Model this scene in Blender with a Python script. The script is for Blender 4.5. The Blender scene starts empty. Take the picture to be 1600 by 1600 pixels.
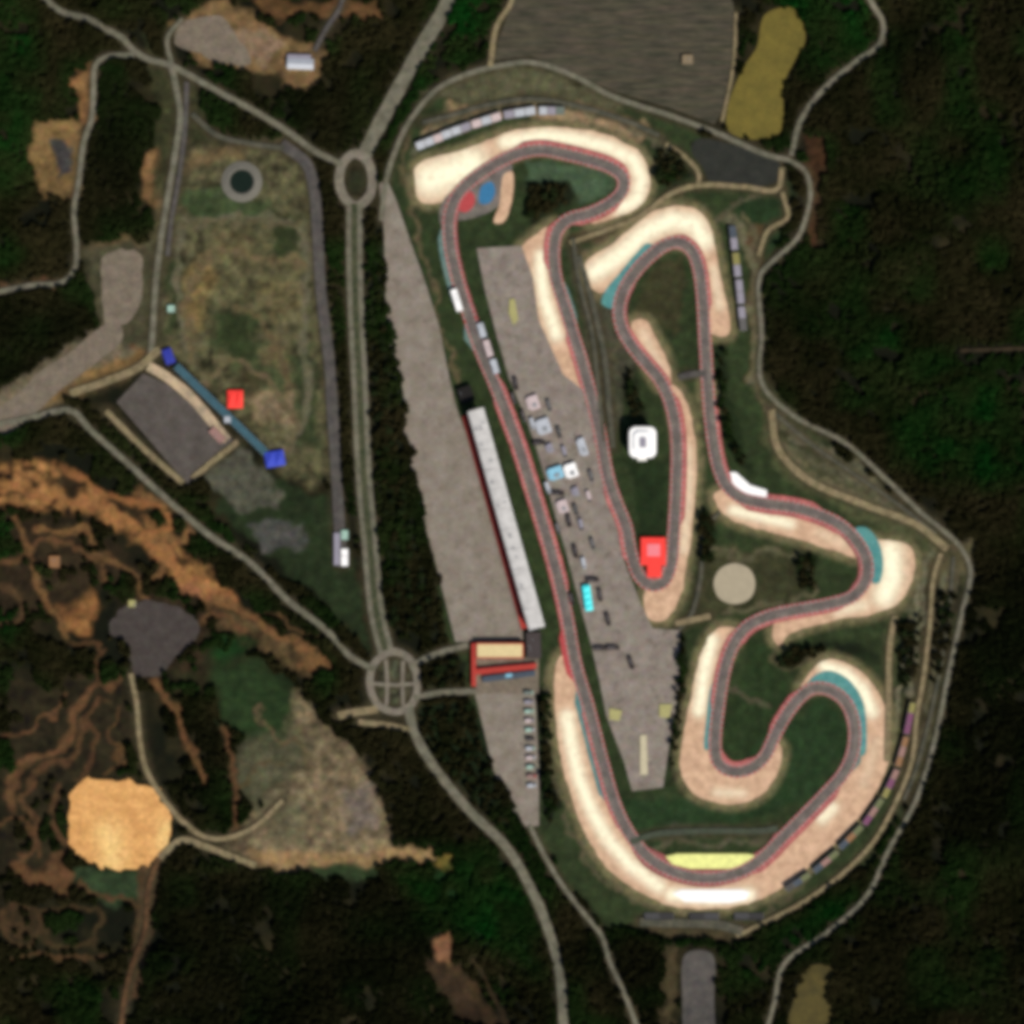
import bpy, bmesh, math, random
import numpy as np
from mathutils import Vector, Matrix
from mathutils.geometry import delaunay_2d_cdt

random.seed(7); rng = np.random.default_rng(11)
scene = bpy.context.scene
COL = scene.collection
R = math.radians

# ------------------------------------------------------------------ camera, sky, sun, exposure
CAM_H = 3000.0
cam_d = bpy.data.cameras.new("camera"); cam = bpy.data.objects.new("camera", cam_d); COL.objects.link(cam)
cam.location = (0, 0, CAM_H); cam.rotation_euler = (0, 0, 0)
cam_d.sensor_width = 36; cam_d.lens = 36 / (1600 / CAM_H)
cam_d.clip_start = 10; cam_d.clip_end = 30000
scene.camera = cam

SUN_AZ, SUN_EL = 144.0, 39.0
world = bpy.data.worlds.new("World"); scene.world = world; world.use_nodes = True
nt = world.node_tree; nt.nodes.clear()
sky = nt.nodes.new("ShaderNodeTexSky"); sky.sky_type = 'NISHITA'; sky.sun_disc = False
sky.sun_elevation = R(SUN_EL); sky.sun_rotation = R(SUN_AZ)
bg = nt.nodes.new("ShaderNodeBackground"); bg.inputs[1].default_value = 0.07
wo = nt.nodes.new("ShaderNodeOutputWorld")
nt.links.new(sky.outputs[0], bg.inputs[0]); nt.links.new(bg.outputs[0], wo.inputs[0])

sun_d = bpy.data.lights.new("sun", 'SUN'); sun = bpy.data.objects.new("sun", sun_d); COL.objects.link(sun)
sun_d.energy = 5.0; sun_d.angle = R(0.5); sun_d.color = (1.0, 0.93, 0.82)
sv = Vector((math.sin(R(SUN_AZ)) * math.cos(R(SUN_EL)), math.cos(R(SUN_AZ)) * math.cos(R(SUN_EL)), math.sin(R(SUN_EL))))
sun.rotation_euler = sv.to_track_quat('Z', 'Y').to_euler(); sun.location = sv * 500

scene.view_settings.view_transform = 'Standard'; scene.view_settings.look = 'None'
scene.view_settings.gamma = 1; scene.view_settings.exposure = 0.15
scene.cycles.max_bounces = 4
scene.cycles.pixel_filter_type = 'BLACKMAN_HARRIS'
scene.cycles.filter_width = 5.5          # the soft point spread of an orbiting camera

# ------------------------------------------------------------------ helpers
KF = (1.33, 1.25, 1.17)                        # what a flat surface of albedo 1 shows in linear light
def lin(c):
    c = c / 255.0
    return c / 12.92 if c <= 0.04045 else ((c + 0.055) / 1.055) ** 2.4
def A(r, g, b):                                 # colour as it looks in daylight -> albedo
    return tuple(min(0.88, lin(v) / k) for v, k in zip((r, g, b), KF))
def P(px, py): return (px - 800.0, 800.0 - py)  # 1 px of the 1600 px photograph is one metre

def tag(o, label=None, cat=None, group=None, kind=None):
    if label: o["label"] = label
    if cat: o["category"] = cat
    if group: o["group"] = group
    if kind: o["kind"] = kind
    return o

def vnoise(x, y, scale, seed):
    r = np.random.default_rng(seed); g = r.random((256, 256))
    u = np.asarray(x) / scale + 1000.37; v = np.asarray(y) / scale + 1000.71
    i = np.floor(u).astype(int); j = np.floor(v).astype(int); f = u - i; q = v - j
    f = f * f * (3 - 2 * f); q = q * q * (3 - 2 * q)
    a = g[i % 256, j % 256]; b = g[(i + 1) % 256, j % 256]; c = g[i % 256, (j + 1) % 256]; d = g[(i + 1) % 256, (j + 1) % 256]
    return (a * (1 - f) + b * f) * (1 - q) + (c * (1 - f) + d * f) * q

def sdf(x, y, poly):                            # signed distance, positive inside
    x = np.asarray(x, float); y = np.asarray(y, float)
    d2 = np.full(x.shape, 1e18); ins = np.zeros(x.shape, bool)
    n = len(poly)
    for k in range(n):
        ax, ay = poly[k]; bx, by = poly[(k + 1) % n]
        ex, ey = bx - ax, by - ay
        t = np.clip(((x - ax) * ex + (y - ay) * ey) / (ex * ex + ey * ey + 1e-9), 0, 1)
        d2 = np.minimum(d2, (x - ax - t * ex) ** 2 + (y - ay - t * ey) ** 2)
        c = (ay > y) != (by > y)
        if abs(ey) > 1e-9: ins ^= c & (x < ex * (y - ay) / ey + ax)
    d = np.sqrt(d2); return np.where(ins, d, -d)

def pdist(x, y, line):
    d2 = np.full(np.asarray(x).shape, 1e18)
    for (ax, ay), (bx, by) in zip(line[:-1], line[1:]):
        ex, ey = bx - ax, by - ay
        t = np.clip(((x - ax) * ex + (y - ay) * ey) / (ex * ex + ey * ey + 1e-9), 0, 1)
        d2 = np.minimum(d2, (x - ax - t * ex) ** 2 + (y - ay - t * ey) ** 2)
    return np.sqrt(d2)

def spline(pts, closed=False, step=4.0):
    P_ = [np.array(p, float) for p in pts]; n = len(P_); out = []
    for i in range(n if closed else n - 1):
        p1, p2 = P_[i], P_[(i + 1) % n]
        p0 = P_[i - 1] if (closed or i > 0) else 2 * p1 - p2
        p3 = P_[(i + 2) % n] if (closed or i + 2 < n) else 2 * p2 - p1
        m = max(1, int(round(np.linalg.norm(p2 - p1) / step)))
        d1, d2, d3 = [max(1e-3, np.linalg.norm(b - a) ** 0.5) for a, b in ((p0, p1), (p1, p2), (p2, p3))]
        m1 = (p1 - p0) / d1 - (p2 - p0) / (d1 + d2) + (p2 - p1) / d2
        m2 = (p2 - p1) / d2 - (p3 - p1) / (d2 + d3) + (p3 - p2) / d3
        m1 *= d2; m2 *= d2
        for k in range(m):
            t = k / m; t2 = t * t; t3 = t2 * t
            out.append((2*t3-3*t2+1)*p1 + (t3-2*t2+t)*m1 + (-2*t3+3*t2)*p2 + (t3-t2)*m2)
    if not closed: out.append(P_[-1])
    return np.array(out)

FLAT = [P(*p) for p in [(-150,380),(110,380),(225,50),(560,-60),(800,-160),(1160,-160),(1230,220),(1210,420),(1230,620),(1420,760),(1535,880),(1505,1100),(1420,1300),(1310,1430),(1130,1480),(800,1420),(300,1420),(-150,1420)]]
def hgt(x, y):
    x = np.asarray(x, float); y = np.asarray(y, float)
    m = np.clip(-sdf(x, y, FLAT) / 140.0, 0, 1); m = m * m * (3 - 2 * m)
    h = 9*np.sin(x/61+1.3)*np.sin(y/83+0.4) + 7*np.sin((x+y)/97+2.0) + 5*np.sin((x-1.3*y)/52) 
    return m * h

def new_mesh(name, verts, faces, mat, smooth=False):
    me = bpy.data.meshes.new(name); me.from_pydata([tuple(v) for v in verts], [], [tuple(f) for f in faces])
    if mat: me.materials.append(mat)
    if smooth: me.polygons.foreach_set("use_smooth", [True] * len(me.polygons))
    me.update(); o = bpy.data.objects.new(name, me); COL.objects.link(o); return o

# ------------------------------------------------------------------ materials
def mat_new(name, rough=0.9, spec=0.2):
    m = bpy.data.materials.new(name); m.use_nodes = True
    b = m.node_tree.nodes["Principled BSDF"]; b.inputs["Roughness"].default_value = rough
    b.inputs["Specular IOR Level"].default_value = spec
    return m, m.node_tree, b

def ramp(t, fac, stops):
    r = t.nodes.new("ShaderNodeValToRGB"); e = r.color_ramp.elements
    while len(e) < len(stops): e.new(0.5)
    for k, (p, c) in enumerate(stops): e[k].position = p; e[k].color = (*c, 1) if len(c) == 3 else c
    t.links.new(fac, r.inputs[0]); return r.outputs[0]

def noise(t, vec, scale, detail=3, rough=0.55):
    n = t.nodes.new("ShaderNodeTexNoise"); n.inputs["Scale"].default_value = scale
    n.inputs["Detail"].default_value = detail; n.inputs["Roughness"].default_value = rough
    t.links.new(vec, n.inputs["Vector"]); return n.outputs[0], n.outputs[1]

def mix(t, fac, a, b, mode='MIX'):
    m = t.nodes.new("ShaderNodeMix"); m.data_type = 'RGBA'; m.blend_type = mode
    for s, v in ((m.inputs[0], fac), (m.inputs[6], a), (m.inputs[7], b)):
        if isinstance(v, (int, float)): s.default_value = v
        elif isinstance(v, tuple): s.default_value = (*v, 1)
        else: t.links.new(v, s)
    return m.outputs[2]

def mottled(name, c1, c2, size=12.0, fine=2.5, rough=0.9, tone=None, spec=0.2, hue=0.12, stains=None, stretch=None, streak=.8):
    """two tones mixed by a broad noise, broken up by a finer one; 'tone' is a third colour worn in where the mesh says so"""
    m, t, b = mat_new(name, rough, spec)
    g = t.nodes.new("ShaderNodeNewGeometry"); pos = g.outputs["Position"]
    if stretch:
        mp_ = t.nodes.new("ShaderNodeMapping"); mp_.inputs["Scale"].default_value = stretch; t.links.new(pos, mp_.inputs[0]); pos = mp_.outputs[0]
    f1, _ = noise(t, pos, 1 / size, 3, 0.6)
    c = ramp(t, f1, [(0.32, c1), (0.68, c2)])
    if tone:
        at = t.nodes.new("ShaderNodeAttribute"); at.attribute_name = "tone"
        fn, _ = noise(t, pos, 1 / 11.0, 4, 0.65)
        mu = t.nodes.new("ShaderNodeMath"); mu.operation = 'MULTIPLY'; mu.use_clamp = True
        t.links.new(at.outputs["Fac"], mu.inputs[0]); t.links.new(ramp(t, fn, [(.28, (.55,.55,.55)), (.5, (1,1,1))]), mu.inputs[1])
        c = mix(t, mu.outputs[0], c, tone)
    if stains:
        f3, _ = noise(t, pos, 1 / (size * 0.8), 4, 0.6)
        c = mix(t, ramp(t, f3, [(0.56, (0, 0, 0)), (0.70, (0.7, 0.7, 0.7))]), c, stains)
    f2, col2 = noise(t, pos, 1 / fine, 4, 0.65)
    v = ramp(t, f2, [(0.25, (0.62, 0.62, 0.62)), (0.75, (1.35, 1.35, 1.35))])
    c = mix(t, streak, c, v, 'MULTIPLY')
    _, ch = noise(t, pos, 1 / 9.0, 2, 0.5)
    c = mix(t, hue, c, ch, 'OVERLAY')
    t.links.new(c, b.inputs["Base Color"]); return m

def paint(name, c, rough=0.6, var=0.25, size=3.0, spec=0.3):
    m, t, b = mat_new(name, rough, spec)
    g = t.nodes.new("ShaderNodeNewGeometry")
    f, _ = noise(t, g.outputs["Position"], 1 / size, 4, 0.6)
    lo = tuple(v * (1 - var) for v in c); hi = tuple(min(0.9, v * (1 + var * 0.5)) for v in c)
    t.links.new(ramp(t, f, [(0.3, lo), (0.7, hi)]), b.inputs["Base Color"]); return m

M = {}
M['road']    = mottled('road_asphalt', A(94,90,73), A(126,119,100), 14, 3, tone=None)
M['road_grey'] = mottled('grey_asphalt', A(72,67,64), A(94,87,80), 14, 3)
M['road_dull'] = mottled('dull_lane_asphalt', A(66,66,54), A(96,90,74), 14, 3)  # darker, duller asphalt tone for the lesser lanes
M['path']    = mottled('dirt_path', A(112,98,70), A(150,132,98), 10, 3)
M['pathbright'] = mottled('pale_paved_path', A(150,132,108), A(214,184,146), 26, 3)
M['greystrip'] = mottled('grey_green_tarmac', A(62,68,53), A(78,82,66), 12, 4)
M['median']  = mottled('dusty_median_grass', A(50,56,34), A(80,80,56), 9, 3)
M['ring'] = mottled('pale_ring_asphalt', A(112,103,88), A(138,127,110), 10, 3)
M['dirt']    = mottled('brown_dirt_track', A(66,46,28), A(104,74,46), 12, 3)
M['ride']    = mottled('forest_ride_dirt', A(40,34,20), A(62,48,30), 14, 4)
M['track']   = mottled('track_asphalt', A(98,90,82), A(130,119,109), 18, 4, hue=0.12)
M['red']     = mottled('red_runoff_paint', A(154,86,82), A(202,112,106), 12, 3, hue=0.15)
M['redwide'] = mottled('faded_red_runoff_paint', A(124,76,72), A(160,88,84), 14, 3, hue=0.15)
M['kerbred'] = mottled('kerb_red', A(186,74,72), A(206,92,86), 12, 3, hue=.08)
M['kerbwhite'] = mottled('kerb_worn_white', A(176,140,134), A(200,164,156), 12, 3, hue=.08)
M['teal']    = mottled('teal_runoff_paint', A(70,134,130), A(102,156,148), 14, 4, hue=0.1)
M['tealmid']= mottled('weathered_teal_runoff_paint', A(74,124,120), A(104,140,132), 14, 4, hue=0.1)
M['tealgrey']= mottled('worn_teal_runoff_paint', A(88,116,108), A(112,132,122), 14, 4, hue=0.1)
M['gravel']  = mottled('gravel', A(192,152,120), A(232,188,152), 14, 3, tone=(.88,.86,.64), hue=0.05, streak=.35)
M['apron']   = mottled('apron_concrete', A(128,115,100), A(148,135,121), 26, 4, hue=0.12, stains=A(112,100,86))
M['paddock'] = mottled('paddock_asphalt', A(128,115,103), A(152,138,125), 22, 4, hue=0.15, stains=A(100,88,78))
M['lotstripe'] = mottled('striped_lot_earth', A(54,50,38), A(90,82,65), 9, 3, hue=.2, stains=A(44,46,34), stretch=(.22,1.9,1))
M['lot']     = mottled('car_park_asphalt', A(78,70,63), A(96,87,80), 20, 4)
M['lot_dark']= mottled('dark_asphalt', A(40,41,35), A(50,50,43), 18, 4)
M['lotgrey'] = mottled('worn_yard_asphalt', A(110,97,82), A(132,117,99), 16, 4)
M['purple']  = mottled('spoil_ash', A(64,55,51), A(76,68,62), 16, 4)
M['field']   = mottled('dry_olive_field', A(102,90,38), A(120,104,44), 24, 4, hue=0.05)
M['field2']  = mottled('dim_olive_field', A(66,58,28), A(86,74,34), 24, 4, hue=0.05)
M['sand']    = mottled('ochre_sand', A(210,150,86), A(240,178,108), 22, 6, tone=A(255,212,135), hue=0.08, stains=A(196,134,74))
M['tan']     = mottled('tan_earth', A(116,92,66), A(146,118,88), 24, 5, tone=A(190,155,115))
M['white']   = paint('white_paint', (0.82,0.82,0.80), 0.6, 0.06)
M['roofwhite'] = paint('white_metal_roof', A(218,210,202), 0.5, 0.2, 14)
M['brightroof'] = paint('bright_white_roof', (0.86,0.86,0.86), 0.5, 0.05, 6)
M['yellow']  = paint('yellow_paint', A(252,248,150), 0.7, 0.2, 9)
M['yellowdull'] = paint('worn_yellow_paint', A(178,168,108), 0.7, 0.2)
M['cream']   = paint('cream_roof', A(232,206,150), 0.7, 0.1, 6)
M['tanroof'] = paint('tan_roof', A(140,120,92), .8, .2, 5)
M['creamline'] = paint('cream_worn_paint', A(205,190,155), 0.7, 0.15, 4)
M['redpaint'] = paint('bright_red_sheet', (0.86,0.045,0.035), 0.6, 0.12, 6)
M['pinkpaint'] = paint('pale_red_sheet', A(255,135,140), 0.6, 0.08, 6)
M['redroof'] = paint('red_tiles', A(188,58,46), 0.7, 0.2, 4)
M['darkred'] = paint('dark_red_panel', A(118,62,54), 0.7, 0.2, 5)
M['bluepaint'] = paint('cobalt_blue_sheet', A(60,76,190), 0.6, 0.15, 6)
M['bluedeep'] = paint('deep_blue_sheet', A(52,60,158), 0.6, 0.15, 6)
M['tealroof'] = paint('blue_green_sheet', A(60,94,104), 0.7, 0.25, 9)
M['cyan']    = paint('cyan_sheet', A(85,250,250), 0.5, 0.08, 4)
M['runred']  = paint('strong_red_runoff_paint', A(190,72,72), 0.8, 0.2, 6)
M['runblue'] = paint('strong_blue_runoff_paint', A(56,120,160), 0.8, 0.2, 6)
M['concrete']= paint('concrete', A(116,110,98), 0.85, 0.2, 4)
M['greywall']= paint('grey_render', A(120,114,108), 0.85, 0.15, 3)
M['shadowblock']= paint('shadow_block_black', A(26,22,20), .9, .2, 5)  # near-black finish for the added block that fills out the grandstand's shadow
M['darkroof']= paint('charcoal_roof', A(70,60,58), 0.8, 0.2, 5)
M['dark']    = paint('black_body_paint', A(58,48,46), 0.4, 0.15, 3)
M['tyre']    = paint('rubber', (0.02,0.02,0.02), 0.85, 0.2, 1)
M['glass']   = paint('dark_glass', (0.03,0.04,0.05), 0.1, 0.1, 3, 0.5)
M['steel']   = paint('galvanised_steel', A(150,150,150), 0.45, 0.15, 2, 0.5)
M['bark']    = paint('bark', (0.06,0.045,0.03), 0.95, 0.3, 0.6)
for nm, c in dict(lilac=(156,148,158), pale=(196,196,200), palepink=(214,190,186), greygreen=(110,120,110), magenta=(128,70,104), orange=(150,106,68),
                  seatyellow=(146,136,74), seatblue=(70,80,92), olive=(110,114,74), pinkseat=(160,120,110), seatgrey=(98,94,92), seatdark=(74,70,68), skyblue=(150,205,225), mint=(170,200,180), seatred=(190,60,60)).items():
    M[nm] = paint(nm + '_sheet', A(*c), 0.7, 0.15, 3)

def foliage(name, c1, c2, c3):
    m, t, b = mat_new(name, 1.0, 0.0)
    g = t.nodes.new("ShaderNodeNewGeometry"); oi = t.nodes.new("ShaderNodeObjectInfo")
    f, _ = noise(t, g.outputs["Position"], 1 / 3.0, 3, 0.6)
    c = ramp(t, f, [(0.3, c1), (0.7, c2)])
    f2, _ = noise(t, g.outputs["Position"], 1 / 85.0, 4, 0.65)
    c = mix(t, ramp(t, f2, [(0.36, (0, 0, 0)), (0.66, (1, 1, 1))]), c, c3)
    a = t.nodes.new("ShaderNodeAttribute"); a.attribute_type = 'INSTANCER'; a.attribute_name = "green"
    c = mix(t, a.outputs["Fac"], c, (0.004, 0.040, 0.006))
    a2 = t.nodes.new("ShaderNodeAttribute"); a2.attribute_type = 'INSTANCER'; a2.attribute_name = "dense"
    c = mix(t, a2.outputs["Fac"], c, (0.0070, 0.0085, 0.0036))
    v = ramp(t, oi.outputs["Random"], [(0.0, (0.82, 0.82, 0.82)), (1.0, (1.2, 1.2, 1.15))])
    c = mix(t, 1.0, c, v, 'MULTIPLY')
    t.links.new(c, b.inputs["Base Color"]); return m
M['leaf']  = foliage('pine_needles', (0.0095,0.0115,0.0040), (0.0140,0.0165,0.0058), (0.0310,0.0265,0.0115))
M['leaf2'] = foliage('green_leaves', (0.010,0.018,0.006), (0.018,0.030,0.010), (0.016,0.022,0.009))

# ------------------------------------------------------------------ sheets on the ground
ZC = [0.0]
def nextz(base):
    ZC[0] += 0.011
    return base + ZC[0]
def wpts(pts): return [P(*p) for p in pts]

def sheet(name, pts, mat, label, cat, base=0.06, smooth=True, tone=None, kind='structure', grid=9.0, ragged=0.0):
    w = spline(wpts(pts), True, 6.0) if smooth else spline_lin(wpts(pts), 6.0)
    if ragged:
        w = w + np.stack([vnoise(w[:,0], w[:,1], 11, 5) - 0.5, vnoise(w[:,0], w[:,1], 11, 6) - 0.5], 1) * ragged * 2
    poly = [tuple(p) for p in w]
    xs = np.arange(w[:,0].min(), w[:,0].max(), grid); ys = np.arange(w[:,1].min(), w[:,1].max(), grid)
    X, Y = np.meshgrid(xs, ys); X = X.ravel() + rng.uniform(-1, 1, X.size); Y = Y.ravel() + rng.uniform(-1, 1, Y.size)
    ok = sdf(X, Y, poly) > 2.5
    vs = [Vector(p) for p in poly] + [Vector((a, b)) for a, b in zip(X[ok], Y[ok])]
    r = delaunay_2d_cdt(vs, [], [list(range(len(poly)))], 1, 1e-4)
    v2 = np.array([(v.x, v.y) for v in r[0]]); z = hgt(v2[:,0], v2[:,1]) + nextz(base)
    faces = []
    for f in r[2]:
        a, b_, c_ = [v2[k] for k in f[:3]]
        faces.append(f if np.cross(b_ - a, c_ - a) > 0 else list(reversed(f)))
    o = new_mesh(name, np.column_stack([v2, z]), faces, mat)
    if tone is not None:
        tv = np.zeros(len(v2))
        for line, rad, amp in tone:
            d = pdist(v2[:,0], v2[:,1], wpts(line)); tv = np.maximum(tv, amp * np.exp(-(d / (rad * .88)) ** 2))
        at = o.data.attributes.new("tone", 'FLOAT', 'POINT'); at.data.foreach_set("value", tv.astype(np.float32))
    return tag(o, label, cat, None, kind)

def spline_lin(pts, step):
    out = []
    for a, b in zip(pts, pts[1:] + pts[:1]):
        a, b = np.array(a), np.array(b); m = max(1, int(np.linalg.norm(b - a) / step))
        out += [a + (b - a) * k / m for k in range(m)]
    return np.array(out)

def frame(w, closed):
    if closed: d = np.roll(w, -1, 0) - np.roll(w, 1, 0)
    else: d = np.gradient(w, axis=0)
    d /= np.linalg.norm(d, axis=1, keepdims=True) + 1e-9
    return np.column_stack([-d[:,1], d[:,0]])

def band(name, w, n, a, b, z, mat, closed=False, taper=0, cols=3):
    """strip between offsets a and b (left positive) along the sampled line w"""
    k = len(w); a = np.broadcast_to(np.asarray(a, float), (k,)).copy(); b = np.broadcast_to(np.asarray(b, float), (k,)).copy()
    if taper and not closed:
        s = np.minimum(np.arange(k), np.arange(k)[::-1]); s = np.clip(s / taper, 0.02, 1)
        b = a + (b - a) * s
    V = []; F = []
    for i in range(k):
        for c in range(cols):
            o = a[i] + (b[i] - a[i]) * c / (cols - 1); q = w[i] + n[i] * o; V.append((q[0], q[1], 0))
    V = np.array(V); V[:,2] = hgt(V[:,0], V[:,1]) + z
    up = b.mean() < a.mean()
    for i in range(k if closed else k - 1):
        j = (i + 1) % k
        for c in range(cols - 1):
            f = [i*cols+c, i*cols+c+1, j*cols+c+1, j*cols+c]
            F.append(f if up else f[::-1])
    return new_mesh(name, V, F, mat)

ROADS = []; ROADPLAN = []; GRAVELPLAN = []
def road(name, pts, width, mat, label, cat='road', closed=False, base=0.5, shift=0.0):
    w = spline(wpts(pts), closed, 5.0); n = frame(w, closed)
    if shift: w = w + n * shift
    wd = width / 2 * (1 + 0.12 * (vnoise(w[:,0], w[:,1], 25, 77) - 0.5))
    o = band(name, w, n, wd, -wd, nextz(base), M[mat], closed)
    ROADS.append(([tuple(p) for p in w] + ([tuple(w[0])] if closed else []), width))
    ROADPLAN.append(([tuple(p) for p in w[::2]] + [tuple(w[0] if closed else w[-1])], width, 'ride' if mat == 'ride' else label))
    return tag(o, label, cat, None, 'structure')

# ------------------------------------------------------------------ lots, fields, aprons
sheet('car_park', [(772,94),(780,60),(800,4),(812,-40),(1128,-40),(1146,6),(1150,40),(1144,110),(1128,176),(1116,194),(1050,170),(960,143),(885,110),(830,88)], M['lotstripe'], "wide grey brown overflow car park north of the circuit", "car park", smooth=False)
sheet('field', [(1196,22),(1240,14),(1258,62),(1243,92),(1225,130),(1220,205),(1190,218),(1140,206),(1136,172),(1162,105),(1182,75)], M['field'], "dry olive yellow field above the north east junction", "field")
sheet('field', [(1262,1512),(1298,1512),(1290,1640),(1228,1640),(1240,1570)], M['field2'], "dim olive field strip cut off by the bottom edge", "field")
sheet('skid_pad', [(1088,218),(1130,222),(1220,258),(1212,284),(1112,286),(1098,262),(1080,235)], M['lot_dark'], "nearly black asphalt pad below the northern perimeter road", "asphalt pad")
sheet('yard', [(272,68),(292,32),(342,26),(375,62),(392,102),(352,100),(318,86)], M['lotgrey'], "pale grey yard beside the road in the top left", "yard", ragged=3)
sheet('yard', [(162,400),(216,394),(222,450),(206,498),(166,510),(160,450)], M['lotgrey'], "grey brown yard where the western roads meet", "yard", ragged=3)
sheet('car_park', [(182,628),(224,584),(262,600),(372,694),(292,756)], M['lot'], "dark grey slanting car park beside the blue strip", "car park", smooth=False)
sheet('lay_by', [(-40,664),(26,618),(58,584),(110,550),(150,516),(182,500),(192,528),(146,570),(98,606),(54,646),(-40,704)], M['lotgrey'], "broad pale grey road bay running off the left edge", "road bay")
sheet('ash_yard', [(190,948),(235,938),(282,950),(312,982),(272,1030),(248,1056),(210,1052),(196,1006),(172,990)], M['purple'], "purple grey ash covered yard with rounded edge", "yard", ragged=4)
sheet('sand_pit', [(104,1262),(118,1228),(150,1216),(200,1218),(235,1230),(268,1268),(268,1310),(240,1345),(200,1356),(150,1354),(112,1320)], M['sand'], "bright orange sand pit in the lower left", "sand pit", ragged=8,
      tone=[([(170,1300),(178,1345)],22,.8), ([(258,1290),(256,1320)],12,.8)])
sheet('wide_lane', [(1072,1490),(1112,1490),(1116,1560),(1110,1640),(1076,1640),(1066,1560)], M['road_grey'], "short broad grey lane south of the last bend", "lane", base=.2)
sheet('apron', [(592,285),(600,360),(603,480),(613,560),(626,650),(641,720),(656,790),(681,880),(701,960),(712,1003),(818,1000),(815,965),(792,880),(762,780),(737,700),(714,640),(702,590),(686,510),(664,440),(644,385),(618,310),(606,284)], M['apron'], "long tapering grey brown apron west of the main grandstand", "apron", base=.2, smooth=False)
sheet('apron', [(742,1084),(836,1078),(842,1200),(842,1290),(822,1292),(790,1250),(770,1200),(756,1140)], M['apron'], "small wedge shaped apron south of the red framed building", "apron", base=.2, smooth=False)
sheet('paddock', [(745,388),(815,384),(832,430),(842,500),(880,585),(915,612),(922,650),(945,720),(958,790),(976,880),(1002,945),(1020,982),(1062,985),(1060,1080),(1046,1160),(1036,1230),(988,1236),(975,1190),(948,1120),(936,1060),(922,1000),(905,940),(884,860),(866,800),(850,740),(835,690),(812,630),(795,590),(775,520),(757,450)], M['paddock'], "long grey brown paddock enclosed by the race track", "paddock", base=.2, smooth=False)
sheet('round_pad', [(1147,880),(1172,890),(1180,912),(1172,935),(1147,944),(1124,935),(1115,912),(1124,890)], paint('tan_pad_concrete', A(178,162,134), .8, .12, 12), "round tan pad in the eastern infield", "pad", base=.25)
sheet('courtyard', [(744,1028),(842,1028),(842,1084),(744,1084)], M['lotgrey'], "small paved court inside the red framed building", "courtyard", base=.22, smooth=False)

# ------------------------------------------------------------------ race track
TRK = [(735,500),(750,545),(771,595),(789,640),(811,700),(830,760),(846,812),(866,880),(884,955),(900,1040),(918,1100),(944,1200),(962,1260),(985,1305),(1015,1341),(1060,1365),(1110,1372),(1160,1361),(1195,1337),(1225,1306),(1255,1276),(1290,1240),(1320,1205),(1334,1168),(1334,1128),(1320,1095),(1294,1077),(1268,1076),(1247,1092),(1228,1117),(1210,1150),(1195,1182),(1170,1202),(1142,1205),(1122,1192),(1117,1165),(1123,1100),(1134,1038),(1148,1003),(1166,980),(1200,963),(1245,953),(1290,945),(1332,932),(1352,908),(1354,876),(1338,845),(1312,820),(1278,804),(1240,793),(1196,787),(1158,778),(1136,760),(1124,735),(1116,700),(1110,655),(1105,590),(1101,520),(1097,455),(1090,412),(1078,388),(1058,378),(1037,384),(1014,402),(995,422),(978,447),(969,470),(967,490),(972,514),(987,540),(1008,566),(1030,592),(1045,622),(1055,662),(1058,700),(1057,760),(1053,830),(1048,885),(1036,910),(1018,915),(1000,902),(986,865),(978,822),(963,785),(950,745),(936,670),(920,605),(907,558),(895,520),(882,478),(868,432),(865,392),(870,362),(886,344),(920,334),(950,320),(972,300),(974,278),(955,262),(920,250),(880,240),(845,234),(810,240),(775,256),(742,278),(715,304),(703,335),(703,380),(713,430),(724,468)]
tw = spline(wpts(TRK), True, 4.0)
for _ in range(3): tw = .5 * tw + .25 * (np.roll(tw, 1, 0) + np.roll(tw, -1, 0))
tn = frame(tw, True)
def seg(p0, p1):
    a = np.array(P(*p0)); b_ = np.array(P(*p1))
    i = int(np.argmin(((tw - a) ** 2).sum(1))); j = int(np.argmin(((tw - b_) ** 2).sum(1)))
    idx = np.arange(i, j + 1) if j >= i else np.concatenate([np.arange(i, len(tw)), np.arange(0, j + 1)])
    return tw[idx], tn[idx]
def tband(name, p0, p1, a, b_, mat, label, cat, base=.42):
    w, n = seg(p0, p1)
    return tag(band(name, w, n, a, b_, nextz(base), M[mat], taper=6, cols=2), label, cat, None, 'structure')

# gravel traps: tan at the rim, freshly raked and pale where the tone lines run
def gravel(pts, label, tone):
    GRAVELPLAN.append(pts)
    return sheet('gravel_trap', pts, M['gravel'], label, 'gravel trap', base=.12, tone=tone, grid=6, ragged=1.5)
gravel([(656,314),(648,280),(650,260),(670,248),(720,236),(760,219),(800,205),(850,199),(910,202),(962,216),(1000,240),(1014,270),(1013,300),(1000,322),(960,340),(925,350),(918,340),(960,318),(980,290),(970,268),(930,252),(880,240),(845,234),(800,245),(755,268),(715,298),(684,318)],
       "broad cream gravel trap round the northernmost bend", [([(672,280),(700,272),(735,256)],30,1), ([(790,222),(850,212),(900,218),(950,230),(990,250),(1003,280),(995,312),(970,325)],13,.95)])
gravel([(868,350),(835,368),(815,385),(815,420),(824,470),(838,530),(862,572),(908,616),(914,606),(900,552),(882,490),(864,430),(862,390),(876,360)],
       "slim cream gravel trap beside the northern paddock", [([(846,400),(845,430),(852,470),(862,500),(870,525)],11,.95)])
gravel([(914,432),(916,408),(955,382),(1000,345),(1040,324),(1080,324),(1104,343),(1116,380),(1126,430),(1139,522),(1112,522),(1104,470),(1096,425),(1082,392),(1058,380),(1020,394),(985,420),(962,448),(936,458)],
       "hooked cream gravel trap over the top centre bend", [([(930,425),(970,398),(1010,362),(1050,344),(1085,350),(1100,375)],17,1), ([(1115,420),(1125,480)],8,.35)])
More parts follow.
